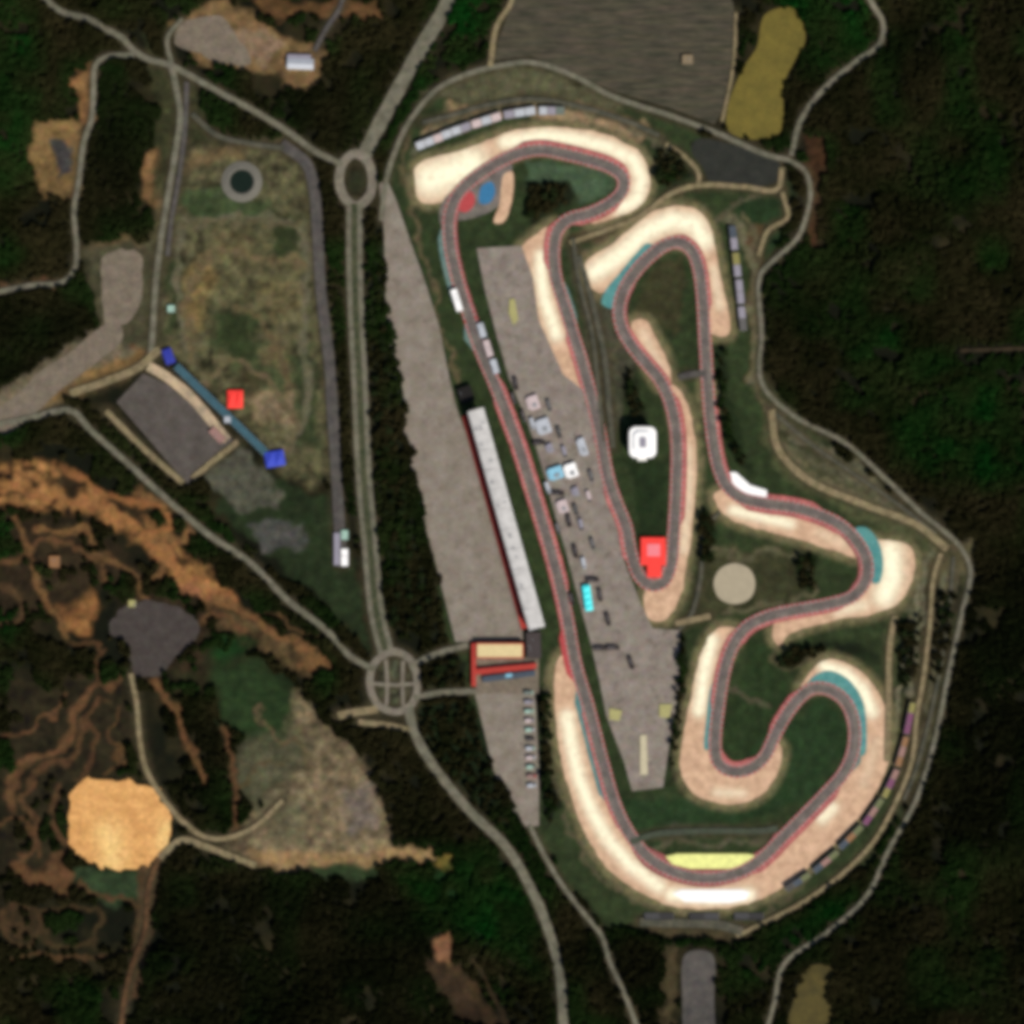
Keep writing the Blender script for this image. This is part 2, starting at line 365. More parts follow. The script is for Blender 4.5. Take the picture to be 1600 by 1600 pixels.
gravel([(988,502),(1008,500),(1026,530),(1044,568),(1048,597),(1032,604),(1012,575),(994,536)], "short tan gravel strip inside the central chicane", [([(1005,520),(1035,580)],8,.25)])
gravel([(1048,600),(1070,622),(1085,680),(1089,740),(1081,830),(1071,890),(1064,930),(1036,971),(1014,966),(1006,930),(1020,912),(1042,905),(1055,860),(1062,780),(1062,700),(1052,645)],
       "tan gravel strip curling round the red pavilion hairpin", [([(1074,700),(1076,760),(1068,860)],8,.35), ([(1030,940)],14,.5)])
gravel([(1102,594),(1113,600),(1113,640),(1104,642)], "tiny tan gravel wedge on the eastern straight", [([(1108,610)],6,.4)])
gravel([(1116,772),(1124,797),(1150,815),(1200,830),(1260,846),(1310,863),(1342,872),(1336,846),(1290,812),(1230,796),(1160,784),(1132,766)],
       "long cream gravel strip below the eastern left hander", [([(1145,797),(1190,808),(1235,818)],9,.9), ([(1280,832),(1320,850)],9,.2)])
gravel([(1350,838),(1372,843),(1415,850),(1429,870),(1426,902),(1406,940),(1370,958),(1300,970),(1232,992),(1218,1008),(1208,995),(1212,970),(1240,958),(1300,950),(1345,932),(1364,900),(1362,868)],
       "big cream gravel trap at the easternmost corner", [([(1392,862),(1394,900),(1382,930)],20,1), ([(1350,945),(1310,955)],10,.5)])
gravel([(1250,1082),(1266,1050),(1294,1030),(1330,1040),(1362,1066),(1385,1110),(1391,1160),(1385,1200),(1362,1248),(1322,1300),(1272,1346),(1222,1386),(1180,1408),(1120,1420),(1060,1418),(1000,1395),(950,1357),(918,1310),(898,1260),(880,1200),(868,1120),(868,1040),(878,1022),(892,1040),(910,1095),(938,1200),(956,1262),(982,1310),(1015,1345),(1060,1368),(1110,1375),(1162,1364),(1200,1338),(1260,1278),(1325,1207),(1340,1165),(1338,1125),(1322,1092),(1294,1075),(1268,1076)],
       "huge cream gravel trap sweeping round the southern bends", [([(1288,1042),(1320,1052),(1348,1078),(1362,1112)],11,1), ([(886,1120),(892,1160),(906,1220),(925,1268),(950,1312),(985,1352),(1030,1385)],12,.95), ([(1050,1398),(1110,1404),(1170,1398)],12,1), ([(1285,1278),(1300,1262)],11,.8), ([(1370,1160),(1350,1225)],10,.15)])
gravel([(1150,982),(1118,984),(1098,1015),(1082,1080),(1066,1160),(1064,1205),(1080,1236),(1110,1251),(1150,1256),(1190,1242),(1214,1208),(1222,1168),(1210,1160),(1196,1186),(1170,1206),(1142,1210),(1120,1196),(1113,1165),(1120,1100),(1132,1035),(1152,1000)],
       "cream gravel trap hooking round the infield bend south of the tan pad", [([(1112,1000),(1102,1040),(1096,1080),(1092,1110)],11,1), ([(1120,1238),(1160,1240)],8,.4)])

# paved run-off
sheet('paved_runoff', [(690,352),(690,318),(740,272),(790,240),(800,255),(790,300),(775,325),(735,342),(715,345)], M['track'], "grey paved run off inside the first northern bend", "run-off", base=.3)
sheet('painted_runoff', [(718,306),(738,300),(742,318),(728,332),(716,328)], M['runred'], "red painted patch on the northern run off", "run-off", base=.33)
sheet('painted_runoff', [(752,292),(768,284),(774,300),(764,318),(750,318)], M['runblue'], "blue painted patch on the northern run off", "run-off", base=.33)
sheet('tan_path', [(788,272),(800,268),(800,312),(786,348),(772,348),(780,320)], M['gravel'], "tan strip beside the blue painted run off", "path", base=.34)
sheet('painted_runoff', [(940,474),(946,454),(968,427),(993,397),(1012,380),(1027,389),(1006,412),(987,432),(970,456),(960,482)], M['teal'], "teal painted run off by the top centre gravel", "run-off", base=.3)
sheet('painted_runoff', [(1336,826),(1352,824),(1372,845),(1380,885),(1372,912),(1356,905),(1358,870),(1345,845)], M['teal'], "teal painted run off at the easternmost corner", "run-off", base=.3)
sheet('painted_runoff', [(1254,1080),(1272,1056),(1296,1048),(1326,1062),(1348,1095),(1354,1140),(1350,1180),(1338,1180),(1338,1130),(1322,1092),(1294,1072),(1268,1072)], M['teal'], "teal painted run off capping the south eastern loop", "run-off", base=.3)
sheet('painted_runoff', [(1118,1060),(1126,1070),(1120,1130),(1114,1168),(1102,1172),(1104,1120),(1110,1075)], M['teal'], "teal painted run off beside the infield bend gravel", "run-off", base=.3)
tband('painted_runoff', (703,345), (730,490), -8, -18, 'tealgrey', "teal painted strip west of the northern straight", "run-off", .3)
tband('painted_runoff', (735,500), (752,550), -9, -18, 'tealgrey', "faded teal strip west of the pit exit", "run-off", .3)
tband('painted_runoff', (908,1070), (960,1255), -8, -19, 'tealmid', "teal painted strip along the lower main straight", "run-off", .3)
tband('painted_runoff', (1320,1205), (1334,1165), -9, -18, 'tealgrey', "faded teal strip on the south east exit", "run-off", .3)
tband('painted_runoff', (895,520), (868,432), -7, -14, 'tealgrey', "faded teal strip beside the northern paddock bend", "run-off", .3)
sheet('painted_runoff', [(985,1318),(1015,1325),(1060,1345),(1110,1352),(1160,1342),(1195,1322),(1215,1300),(1225,1310),(1200,1345),(1165,1372),(1110,1386),(1055,1378),(1005,1352)], M['redwide'], "broad faded red run off round the last bend", "run-off", base=.3)
sheet('painted_pad', [(1040,1338),(1058,1334),(1168,1334),(1184,1338),(1172,1348),(1140,1357),(1078,1357),(1050,1350)], M['yellow'], "yellow painted bar inside the last bend", "painted pad", base=.56, smooth=False)
sheet('painted_pad', [(1050,1396),(1064,1390),(1160,1390),(1172,1394),(1166,1406),(1140,1411),(1070,1409)], M['brightroof'], "bright white painted bar outside the last bend", "painted pad", base=.3, smooth=False)
sheet('painted_pad', [(1136,738),(1150,738),(1172,758),(1198,766),(1198,777),(1166,774),(1142,756)], M['brightroof'], "bright white painted slash on the eastern left hander", "painted pad", base=.56, smooth=False)

# red edges
reds = [((771,595),(900,1040),8,12,'west'),((900,1040),(985,1305),8,11,'lower west')]
tband('red_verge', (765,585), (880,940), 6.8, 13.7, 'red', "red painted verge on the paddock side of the main straight", "verge")
tband('red_verge', (775,605), (905,1060), -6.8, -12.7, 'red', "red painted verge on the grandstand side of the main straight", "verge")
tband('red_verge', (886,970), (908,1070), -6.8, -17.5, 'runred', "strong red verge where the southern gravel begins", "verge")
tband('red_verge', (915,1090), (985,1305), -6.8, -12.7, 'red', "red painted verge along the lower straight gravel", "verge")
tband('red_verge', (1160,1361), (1310,1218), -6.8, -16.7, 'red', "red painted verge on the climb from the last bend", "verge")
tband('red_verge', (1262,1078), (1205,1160), -6.8, -13.7, 'red', "red verge between the two infield loops", "verge")
tband('red_verge', (1195,1182), (1117,1160), -6.8, -15.7, 'red', "red verge round the foot of the infield loop", "verge")
tband('red_verge', (1120,1120), (1166,980), 6.8, 13.7, 'red', "red verge inside the infield loop", "verge")
tband('red_verge', (1140,1015), (1330,935), -6.8, -13.7, 'red', "red verge south of the tan pad", "verge")
tband('red_verge', (1320,935), (1300,812), 6.8, 13.7, 'redwide', "red verge inside the easternmost corner", "verge")
tband('red_verge', (1330,838), (1150,772), 6.8, 15.7, 'red', "red verge on the cream strip below the left hander", "verge")
tband('red_verge', (1290,808), (1170,780), -6.8, -15.7, 'red', "red verge east of the white slash", "verge")
tband('red_verge', (1145,770), (1106,610), -6, -13.7, 'red', "red verge on the eastern straight", "verge")
tband('red_verge', (1099,500), (1040,381), -6.8, -13.7, 'red', "red verge outside the top centre bend", "verge")
tband('red_verge', (985,418), (990,545), 6.8, 12.7, 'redwide', "red verge entering the chicane", "verge")
tband('red_verge', (968,500), (1045,622), 6, 13.7, 'red', "red verge along the chicane gravel", "verge")
tband('red_verge', (1037,605), (1053,830), 6, 15.7, 'red', "red verge beside the white pavilion", "verge")
tband('red_verge', (1053,850), (990,880), -6.8, -12.7, 'redwide', "red verge inside the red pavilion hairpin", "verge")
tband('red_verge', (994,890), (950,745), 6, 13.7, 'red', "red verge on the paddock edge below the hairpin", "verge")
tband('red_verge', (924,620), (890,505), 6, 13.7, 'red', "red verge along the slim northern gravel", "verge")
tband('red_verge', (868,432), (886,344), 6.8, 15.7, 'red', "red verge at the corner above the paddock", "verge")
tband('red_verge', (880,346), (970,300), -6.8, -14.7, 'red', "red verge below the northern gravel", "verge")
tband('red_verge', (974,290), (800,243), -6.8, -15.7, 'red', "red verge along the top of the northern bend", "verge")
tband('red_verge', (715,304), (745,530), 6.8, 12.7, 'redwide', "red verge along the northern straight", "verge")
o = band('race_track', tw, tn, 7.6, -7.6, nextz(.48), M['track'], True)
tag(o, "winding grey asphalt race track looping round the paddock", "race track", None, "structure")
for side, word in ((1, "inner"), (-1, "outer")):
    o = band('kerb', tw, tn, side * 7.6, side * 9.9, nextz(.48), M['kerbred'], True, cols=2)
    o.data.materials.append(M['kerbwhite']); o.data.polygons.foreach_set("material_index", [k % 2 for k in range(len(o.data.polygons))])
    tag(o, "pinkish red and white kerb line running along the %s edge of the race track" % word, "kerb", None, "structure")
o = band('racing_line', tw, tn, 2.5 + 3*np.sin(np.arange(len(tw))/23), -1.5 + 3*np.sin(np.arange(len(tw))/23), nextz(.48), mottled('rubbered_asphalt', A(94,83,78), A(118,105,99), 14, 3), True)
tag(o, "darker rubbered racing line worn into the race track", "racing line", None, "structure")

# ------------------------------------------------------------------ roads
road('main_road', [(712,-40),(696,10),(660,72),(622,140),(590,200),(568,245)], 22, 'road', "broad main road entering from the top to the north roundabout")
road('roundabout', [(556,240),(574,252),(582,280),(576,308),(556,322),(538,308),(530,280),(538,252)], 14, 'ring', "oval roundabout ring at the head of the long road", closed=True)
LONG = [(554,318),(554,400),(556,480),(562,600),(569,750),(578,850),(589,960),(604,1022)]
road('main_road', LONG, 8, 'road', "western lane of the straight divided road between the roundabouts", shift=-8.6)
road('main_road', LONG, 8, 'road', "eastern lane of the straight divided road between the roundabouts", shift=8.6)
sheet_median = road('median', LONG, 9, 'median', "dusty green median of the straight divided road", 'median')
road('roundabout', [(615,1018),(640,1030),(652,1062),(645,1098),(620,1112),(592,1102),(578,1070),(586,1035)], 11, 'ring', "large southern roundabout ring with tufted centre", closed=True)
road('roundabout_link', [(603,1030),(605,1066),(604,1102)], 5.5, 'ring', "western of two lanes running up through the southern roundabout")
road('roundabout_link', [(630,1032),(629,1066),(630,1102)], 5.5, 'ring', "eastern of two lanes running up through the southern roundabout")
road('roundabout_link', [(582,1068),(617,1070),(650,1068)], 5.5, 'ring', "crosswise lane through the southern roundabout")
road('service_road', [(985,1316),(1020,1304),(1070,1299),(1130,1298),(1190,1298),(1215,1294)], 9, 'greystrip', "grey green service strip above the last bend")
road('service_road', [(1490,870),(1482,960),(1466,1060),(1448,1140),(1430,1205),(1412,1250)], 5, 'road_dull', "narrow inner lane beside the eastern perimeter road")
road('service_road', [(1206,642),(1262,690),(1330,738),(1400,786),(1462,834)], 5, 'road_dull', "narrow lane along the north eastern bank")
road('main_road', [(638,1105),(648,1145),(680,1200),(735,1268),(790,1322),(828,1385),(856,1450),(874,1520),(882,1640)], 14, 'road', "main road leaving the southern roundabout for the bottom edge")
road('side_road', [(40,-40),(90,14),(140,30),(166,46),(192,60),(206,76),(230,92),(265,102),(300,120),(350,148),(400,175),(450,206),(490,235),(535,258)], 9, 'road', "narrow road coming from the top left corner to the roundabout")
road('side_road', [(210,86),(165,90),(150,104),(147,140),(144,185),(131,225),(124,280),(116,330),(120,385),(117,420),(98,441),(50,446),(-40,464)], 8, 'road', "thin road looping down the far left of the wood")
road('side_road', [(268,102),(276,140),(282,180),(274,240),(264,300),(254,360),(245,430),(240,500),(236,560)], 9, 'road', "western lane of the twin roads on the left")
road('side_road', [(292,128),(290,190),(284,250),(276,300),(268,345),(262,400)], 7, 'road_grey', "eastern lane of the twin roads on the left")
road('side_road', [(268,100),(262,60),(285,30)], 7, 'road', "short spur joining the pale yard in the top left")
road('perimeter_road', [(-40,672),(50,652),(112,642),(142,672),(200,724),(270,788),(330,838),(390,878),(450,938),(510,985),(548,1026),(585,1046)], 9, 'road', "diagonal road under the slanting car park")
road('perimeter_road', [(640,1042),(680,1022),(732,1008)], 9, 'road', "short link from the roundabout to the cream roofed building")
road('perimeter_road', [(646,1090),(690,1082),(745,1080)], 9, 'road', "short link from the roundabout to the wedge apron")
road('side_road', [(590,1108),(560,1112),(528,1118)], 12, 'path', "stub road ending west of the southern roundabout")
road('side_road', [(560,1128),(600,1132),(640,1140)], 9, 'path', "pale slip lane south of the southern roundabout")
road('perimeter_road', [(596,345),(604,280),(618,235),(640,190),(680,142),(720,120),(775,104),(830,98),(890,116),(960,152),(1050,182),(1120,208),(1200,243),(1232,250)], 8, 'road', "perimeter road arching over the north of the circuit")
road('perimeter_road', [(1228,248),(1256,266),(1266,295),(1262,330),(1246,372),(1212,404),(1188,430),(1190,520),(1190,598),(1240,650),(1320,692),(1380,745),(1440,802),(1498,852),(1516,890),(1502,962),(1482,1052),(1462,1150),(1432,1248),(1390,1325),(1352,1402),(1290,1458),(1226,1506),(1210,1570),(1190,1640)], 7, 'road', "thin perimeter road down the whole eastern side")
road('side_road', [(1340,-40),(1362,5),(1380,34),(1376,66),(1338,96),(1290,136),(1252,186),(1236,244)], 8, 'road', "curving road entering from the top right")
road('service_road', [(1222,262),(1214,296),(1160,292),(1090,290),(1050,302),(1000,338),(940,362),(890,380)], 8, 'path', "service road slanting below the northern bend")
road('service_road', [(1040,225),(1070,245),(1092,272),(1090,290)], 7, 'path', "short tan service lane beside the black pad")
road('service_road', [(660,192),(700,182),(760,165),(830,155),(910,168),(980,190),(1030,212)], 7, 'road_dull', "service lane behind the northern stands")
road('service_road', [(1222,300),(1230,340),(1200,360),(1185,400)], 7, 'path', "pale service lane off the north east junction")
road('service_road', [(905,400),(925,470),(945,560),(952,640),(958,700)], 8, 'road_dull', "dull service lane west of the central chicane")
road('service_road', [(895,372),(905,440),(925,520),(934,600),(944,690)], 6, 'road_dull', "narrow dull service lane beside the slim gravel")
road('service_road', [(1060,590),(1080,585),(1103,584)], 10, 'road_grey', "grey link between the two eastern straights")
road('service_road', [(1125,800),(1100,830),(1095,900),(1080,960),(1060,985)], 6, 'road_dull', "dull lane between the hairpin and the tan pad")
road('service_road', [(1055,974),(1085,968),(1110,962)], 9, 'path', "tan lane joining the paddock to the infield")
road('service_road', [(1205,640),(1215,700),(1260,748),(1350,788),(1432,820),(1480,858)], 11, 'path', "pale service road along the north eastern stands")
road('service_road', [(1470,865),(1458,905),(1454,960),(1444,1050),(1432,1120),(1424,1190),(1400,1252),(1364,1316),(1310,1370),(1250,1412),(1180,1448),(1150,1462)], 7, 'path', "service road behind the coloured eastern stands")
road('service_road', [(1398,962),(1390,1010),(1388,1100),(1386,1190)], 9, 'path', "straight tan path east of the south eastern loop")
road('service_road', [(1000,1440),(1060,1442),(1120,1444),(1160,1455)], 14, 'road_dull', "grey lane under the southern stands")
road('service_road', [(828,1290),(850,1335),(880,1385),(915,1430),(940,1462),(952,1500),(975,1550),(1008,1640)], 7, 'road', "access lane from the wedge apron to the bottom edge")
road('service_road', [(806,-40),(798,5),(776,42),(766,104)], 8, 'path', "pinkish access lane beside the overflow car park")
road('service_road', [(1150,20),(1146,100),(1128,190)], 5, 'path', "thin tan edge lane east of the overflow car park")
road('side_road', [(440,225),(478,255),(490,290),(496,360),(502,460),(514,560),(522,680),(528,780),(534,880)], 17, 'road_grey', "dark grey dead end road beside the waste ground")
road('side_road', [(545,-40),(530,15),(510,45),(492,80)], 7, 'road_grey', "small grey drive to the white roofed house")
road('side_road', [(300,178),(340,212),(400,226),(445,232)], 8, 'road_dull', "dull lane north of the round pond")
road('path', [(205,1052),(214,1100),(218,1150),(228,1200),(250,1240),(285,1282),(322,1308),(360,1308),(400,1290),(442,1250)], 8, 'path', "pale track curling past the orange sand pit")
road('path', [(248,1340),(232,1390),(228,1450),(205,1520),(185,1640)], 8, 'dirt', "brown track running down from the sand pit")
road('path', [(250,1340),(285,1312),(320,1322),(400,1352)], 10, 'path', "tan track between sand pit and tan earth")
road('path', [(1500,548),(1560,546),(1640,544)], 6, 'ride', "short brown ride on the far right edge")
road('path', [(166,642),(222,698),(286,755)], 9, 'path', "tan walkway on the lower edge of the slanting car park")
road('path', [(232,572),(262,590),(300,622),(355,688)], 15, 'pathbright', "pale walkway on the upper edge of the slanting car park")
road('path', [(300,748),(340,715),(372,690)], 9, 'path', "pale walkway closing the slanting car park")
road('path', [(110,615),(160,598),(215,575),(250,545)], 12, 'path', "tan lane feeding the slanting car park")
sheet('painted_marking', [(796,468),(804,466),(810,500),(802,508),(795,490)], M['yellowdull'], "worn yellow marking in the northern paddock", "marking", base=.4, smooth=False)
sheet('painted_marking', [(952,1106),(972,1110),(968,1126),(952,1124)], M['yellowdull'], "worn yellow square on the left of the southern paddock", "marking", base=.4, smooth=False)
sheet('painted_marking', [(1030,1100),(1050,1100),(1046,1122),(1030,1120)], M['yellowdull'], "worn yellow square on the right of the southern paddock", "marking", base=.4, smooth=False)
sheet('painted_marking', [(1000,1148),(1010,1148),(1012,1210),(1000,1210)], M['creamline'], "cream stripe in the southern tip of the paddock", "marking", base=.4, smooth=False)

# ------------------------------------------------------------------ ground cover
CIRCUIT = wpts([(612,240),(655,160),(700,130),(760,108),(860,105),(960,150),(1060,190),(1110,215),(1220,262),(1240,300),(1215,380),(1190,430),(1192,590),(1280,680),(1420,790),(1505,860),(1505,960),(1475,1100),(1430,1230),(1360,1350),(1230,1430),(1150,1460),(1000,1450),(940,1440),(840,1310),(760,1180),(700,980),(645,700),(610,500),(596,330)])
COVER = [  # colour as seen, feather, strength of the mottling, outline
 ((46,56,31), 8, .35, [(612,240),(655,160),(700,130),(760,108),(860,105),(960,150),(1060,190),(1110,215),(1220,262),(1240,300),(1215,380),(1190,430),(1192,590),(1280,680),(1420,790),(1505,860),(1505,960),(1475,1100),(1430,1230),(1360,1350),(1230,1430),(1150,1460),(1000,1450),(940,1440),(840,1310),(760,1180),(700,980),(645,700),(610,500),(596,330)]),
 ((82,77,52), 18, .9, [(240,340),(290,225),(440,220),(490,275),(505,420),(520,600),(525,760),(440,745),(360,640),(255,545)]),
 ((104,90,56), 16, .6, [(295,420),(330,405),(345,440),(320,500),(300,525),(290,480)]),
 ((112,98,66), 10, .4, [(385,620),(450,610),(450,660),(400,670)]),
 ((92,86,58), 20, .7, [(330,400),(480,380),(470,500),(400,480),(340,470)]),
 ((66,72,44), 12, .4, [(340,540),(420,530),(470,560),(440,610),(380,600)]),
 ((60,70,42), 12, .4, [(270,300),(330,290),(420,320),(420,345),(300,340)]),
 ((36,46,25), 10, .4, [(360,730),(440,750),(520,780),(560,880),(580,1010),(540,980),(450,890),(340,800)]),
 ((78,76,62), 8, .4, [(300,740),(370,695),(420,740),(440,790),(380,800)]),
 ((72,70,64), 8, .3, [(390,820),(470,815),(475,858),(410,862)]),
 ((132,92,53), 16, 1.25, [(-40,738),(60,718),(112,738),(165,775),(225,805),(270,845),(318,892),(362,926),(348,945),(290,915),(236,868),(190,832),(130,800),(60,800),(-40,790)]),
 ((50,38,22), 12, .6, [(196,800),(230,812),(240,838),(205,826)]),
 ((48,36,20), 10, .6, [(262,855),(295,880),(285,893),(258,872)]),
 ((50,38,22), 12, .6, [(20,760),(52,752),(56,774),(24,782)]),
 ((50,38,22), 12, .6, [(70,745),(110,735),(140,760),(110,775)]),
 ((50,38,22), 8, .4, [(165,775),(215,775),(220,815),(180,820)]),
 ((130,88,50), 10, .45, [(90,915),(140,920),(155,960),(140,990),(100,980)]),
 ((150,98,66), 8, .4, [(270,900),(335,915),(340,940),(290,935)]),
 ((74,58,36), 14, .9, [(330,935),(420,985),(500,1010),(510,1050),(470,1055),(400,1010),(340,985)]),
 ((22,52,20), 18, .4, [(255,1050),(300,1000),(360,995),(400,1010),(350,1030),(290,1060)]),
 ((38,54,27), 34, .4, [(320,1040),(400,1030),(470,1090),(480,1160),(430,1180),(350,1130)]),
 ((116,100,74), 24, .7, [(470,1080),(510,1130),(560,1180),(605,1270),(612,1330),(560,1360),(400,1358),(345,1318),(440,1230),(450,1170)]),
 ((84,80,58), 30, .4, [(380,1160),(450,1150),(500,1160),(470,1200),(400,1260),(370,1220)]),
 ((110,97,84), 16, .4, [(540,1230),(580,1230),(585,1300),(545,1300)]),
 ((98,90,66), 22, .6, [(420,1250),(470,1240),(480,1310),(420,1310)]),
 ((146,116,78), 10, .35, [(390,1330),(480,1325),(600,1330),(690,1320),(660,1345),(560,1352),(400,1356)]),
 ((46,60,34), 10, .4, [(480,1352),(580,1350),(590,1372),(500,1372)]),
 ((110,86,52), 10, .45, [(60,190),(130,185),(128,300),(100,310),(60,300),(50,250)]),
 ((62,58,56), 6, .3, [(85,222),(118,225),(112,270),(90,270)]),
 ((120,86,52), 8, .4, [(118,110),(140,100),(148,190),(128,190)]),
 ((124,92,58), 8, .4, [(215,300),(232,240),(262,215),(275,260),(255,330),(240,330)]),
 ((100,80,52), 8, .4, [(125,380),(210,372),(240,390),(235,410),(150,400)]),
 ((104,94,76), 8, .35, [(160,400),(215,395),(225,450),(205,500),(160,495),(150,470)]),
 ((148,100,56), 8, .35, [(195,505),(210,475),(235,480),(232,520),(210,540)]),
 ((118,92,60), 10, .4, [(260,30),(300,15),(350,0),(400,25),(440,60),(510,80),(505,130),(460,140),(430,110),(390,110),(300,90)]),
 ((90,64,38), 8, .4, [(395,0),(450,0),(590,0),(600,25),(540,30),(470,22),(420,30)]),
 ((128,104,80), 8, .3, [(330,45),(400,40),(440,75),(420,100),(395,95),(370,70)]),
 ((96,66,42), 8, .4, [(0,440),(100,430),(118,440),(60,450),(0,456)]),
 ((70,50,30), 12, .55, [(20,1130),(120,1110),(180,1090),(210,1120),(160,1180),(90,1200),(40,1280),(20,1260)]),
 ((88,60,38), 10, .5, [(30,1330),(100,1330),(110,1380),(40,1390)]),
 ((96,66,42), 8, .5, [(100,1065),(190,1060),(190,1105),(150,1110),(105,1090)]),
 ((46,60,36), 12, .5, [(115,1355),(225,1358),(215,1420),(160,1405),(110,1370)]),
 ((78,58,38), 8, .5, [(220,1340),(250,1340),(235,1480),(205,1560),(190,1560),(210,1480)]),
 ((52,40,24), 10, .5, [(5,1415),(60,1415),(60,1465),(10,1460)]),
 ((130,90,62), 6, .3, [(675,1460),(705,1460),(708,1505),(680,1500)]),
 ((54,40,26), 12, .5, [(660,1500),(720,1500),(770,1580),(790,1600),(720,1600)]),
 ((112,96,42), 5, .2, [(672,1338),(708,1340),(708,1360),(675,1358)]),
 ((22,46,18), 18, .4, [(620,1380),(760,1330),(830,1400),(850,1520),(780,1480),(680,1440)]),
 ((36,52,28), 10, .35, [(1160,300),(1240,300),(1235,360),(1190,410),(1150,360)]),
 ((28,26,16), 30, .5, [(1230,230),(1300,230),(1270,420),(1240,430)]),
 ((66,44,26), 10, .5, [(1255,215),(1290,215),(1285,290),(1280,380),(1262,380)]),
 ((78,58,36), 8, .5, [(1165,350),(1190,350),(1180,520),(1185,600),(1170,600)]),
 ((60,60,38), 14, .6, [(1195,640),(1300,700),(1420,800),(1490,860),(1440,860),(1330,790),(1230,740)]),
 ((62,56,36), 10, .6, [(1420,870),(1500,880),(1470,1060),(1430,1200),(1390,1280),(1400,1180),(1420,1060)]),
 ((40,34,20), 25, .5, [(1480,1340),(1560,1330),(1570,1430),(1490,1450)]),
 ((68,84,60), 8, .3, [(820,250),(960,255),(965,290),(900,320),(890,285),(825,300)]),
 ((58,56,34), 8, .3, [(1010,420),(1060,400),(1080,440),(1060,530),(1020,500),(990,490)]),
 ((34,46,24), 8, .3, [(980,720),(1035,720),(1040,830),(1000,835)]),
 ((40,54,28), 8, .3, [(1150,1080),(1180,1000),(1230,1020),(1230,1090),(1190,1160),(1130,1180)]),
 ((38,56,30), 8, .3, [(1240,1120),(1290,1085),(1325,1140),(1315,1190),(1260,1250),(1000,1330),(960,1250),(1060,1250)]),
 ((86,82,58), 8, .35, [(650,150),(720,118),(800,98),(880,112),(980,165),(960,180),(830,150),(700,160)]),
 ((150,124,92), 8, .3, [(665,205),(700,165),(780,155),(900,155),(990,185),(1030,215),(1000,222),(900,190),(790,180),(680,212)]),
 ((84,72,50), 8, .35, [(900,360),(1000,330),(1080,290),(1060,310),(990,360),(930,385)]),
 ((74,76,48), 12, .4, [(1200,640),(1230,700),(1280,745),(1350,780),(1440,820),(1490,850),(1460,860),(1380,830),(1260,775),(1215,735),(1195,690)]),
 ((92,84,58), 10, .4, [(1425,860),(1520,840),(1518,900),(1460,905),(1450,880)]),
 ((66,74,44), 6, .35, [(1380,960),(1400,960),(1395,1180),(1380,1190)]),
 ((70,60,40), 6, .4, [(985,1440),(1180,1440),(1170,1470),(1050,1470)]),
 ((66,56,36), 8, .4, [(1045,1480),(1060,1480),(1055,1600),(1035,1600)]),
 ((56,56,34), 8, .4, [(1115,860),(1260,850),(1270,940),(1190,955),(1100,965),(1085,930)]),
 ((108,96,74), 16, .45, [(-40,630),(100,545),(165,500),(150,440),(160,395),(240,385),(250,470),(235,560),(150,590),(60,650),(-40,700)]),
 ((104,86,58), 12, .5, [(255,250),(300,235),(380,225),(385,245),(320,255),(275,280),(262,340),(245,340)]),
 ((66,62,42), 20, .5, [(250,130),(300,130),(300,240),(262,330),(250,300)]),
 ((118,98,60), 14, .6, [(292,420),(330,410),(335,440),(310,470),(312,520),(292,520)]),
 ((98,88,58), 16, .6, [(405,440),(460,440),(470,490),(420,500)]),
 ((122,104,78), 14, .6, [(395,620),(450,615),(455,665),(400,665)]),
 ((94,84,56), 16, .6, [(330,360),(400,370),(400,400),(340,410)]),
 ((98,86,58), 14, .6, [(410,545),(450,540),(450,575),(415,575)]),
 ((50,58,32), 16, .5, [(335,480),(400,500),(400,560),(340,550)]),
 ((48,54,30), 14, .5, [(420,330),(470,330),(470,400),(430,400)]),
 ((54,60,36), 14, .5, [(455,560),(490,540),(500,700),(465,700)]),
 ((50,56,32), 14, .5, [(262,400),(285,400),(285,500),(262,520)]),
 ((60,54,34), 16, .5, [(380,570),(420,590),(400,620),(370,600)]),
 ((146,98,54), 10, .5, [(198,512),(208,474),(236,472),(236,520),(206,545)]),
 ((120,92,56), 12, .5, [(60,630),(110,600),(170,570),(225,540),(240,556),(180,596),(120,622)]),
 ((46,36,22), 24, .6, [(0,800),(120,810),(330,960),(330,1060),(210,1060),(170,900),(40,1000),(0,1000)]),
 ((40,34,20), 24, .7, [(0,1060),(200,1050),(240,1220),(110,1220),(90,1340),(0,1420)]),
 ((54,54,32), 16, .5, [(225,60),(265,100),(300,130),(330,220),(280,230),(240,330),(250,180)]),
 ((70,66,46), 14, .4, [(120,380),(250,380),(250,560),(160,520)]),
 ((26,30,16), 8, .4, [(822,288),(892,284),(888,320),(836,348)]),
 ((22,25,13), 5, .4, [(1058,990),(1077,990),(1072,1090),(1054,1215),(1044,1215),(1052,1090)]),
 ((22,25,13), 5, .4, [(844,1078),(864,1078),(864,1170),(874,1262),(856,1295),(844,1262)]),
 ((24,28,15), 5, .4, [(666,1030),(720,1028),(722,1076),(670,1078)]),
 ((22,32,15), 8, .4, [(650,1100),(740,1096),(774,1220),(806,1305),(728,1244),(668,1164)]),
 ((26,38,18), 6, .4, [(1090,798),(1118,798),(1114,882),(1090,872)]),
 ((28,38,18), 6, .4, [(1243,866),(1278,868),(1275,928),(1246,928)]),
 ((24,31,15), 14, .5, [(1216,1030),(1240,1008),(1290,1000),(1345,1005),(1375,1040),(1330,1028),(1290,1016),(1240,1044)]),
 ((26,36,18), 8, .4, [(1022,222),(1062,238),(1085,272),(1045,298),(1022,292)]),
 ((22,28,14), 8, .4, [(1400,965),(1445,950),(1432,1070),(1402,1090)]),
 ((22,26,13), 8, .4, [(1462,915),(1498,915),(1484,1040),(1452,1080)]),
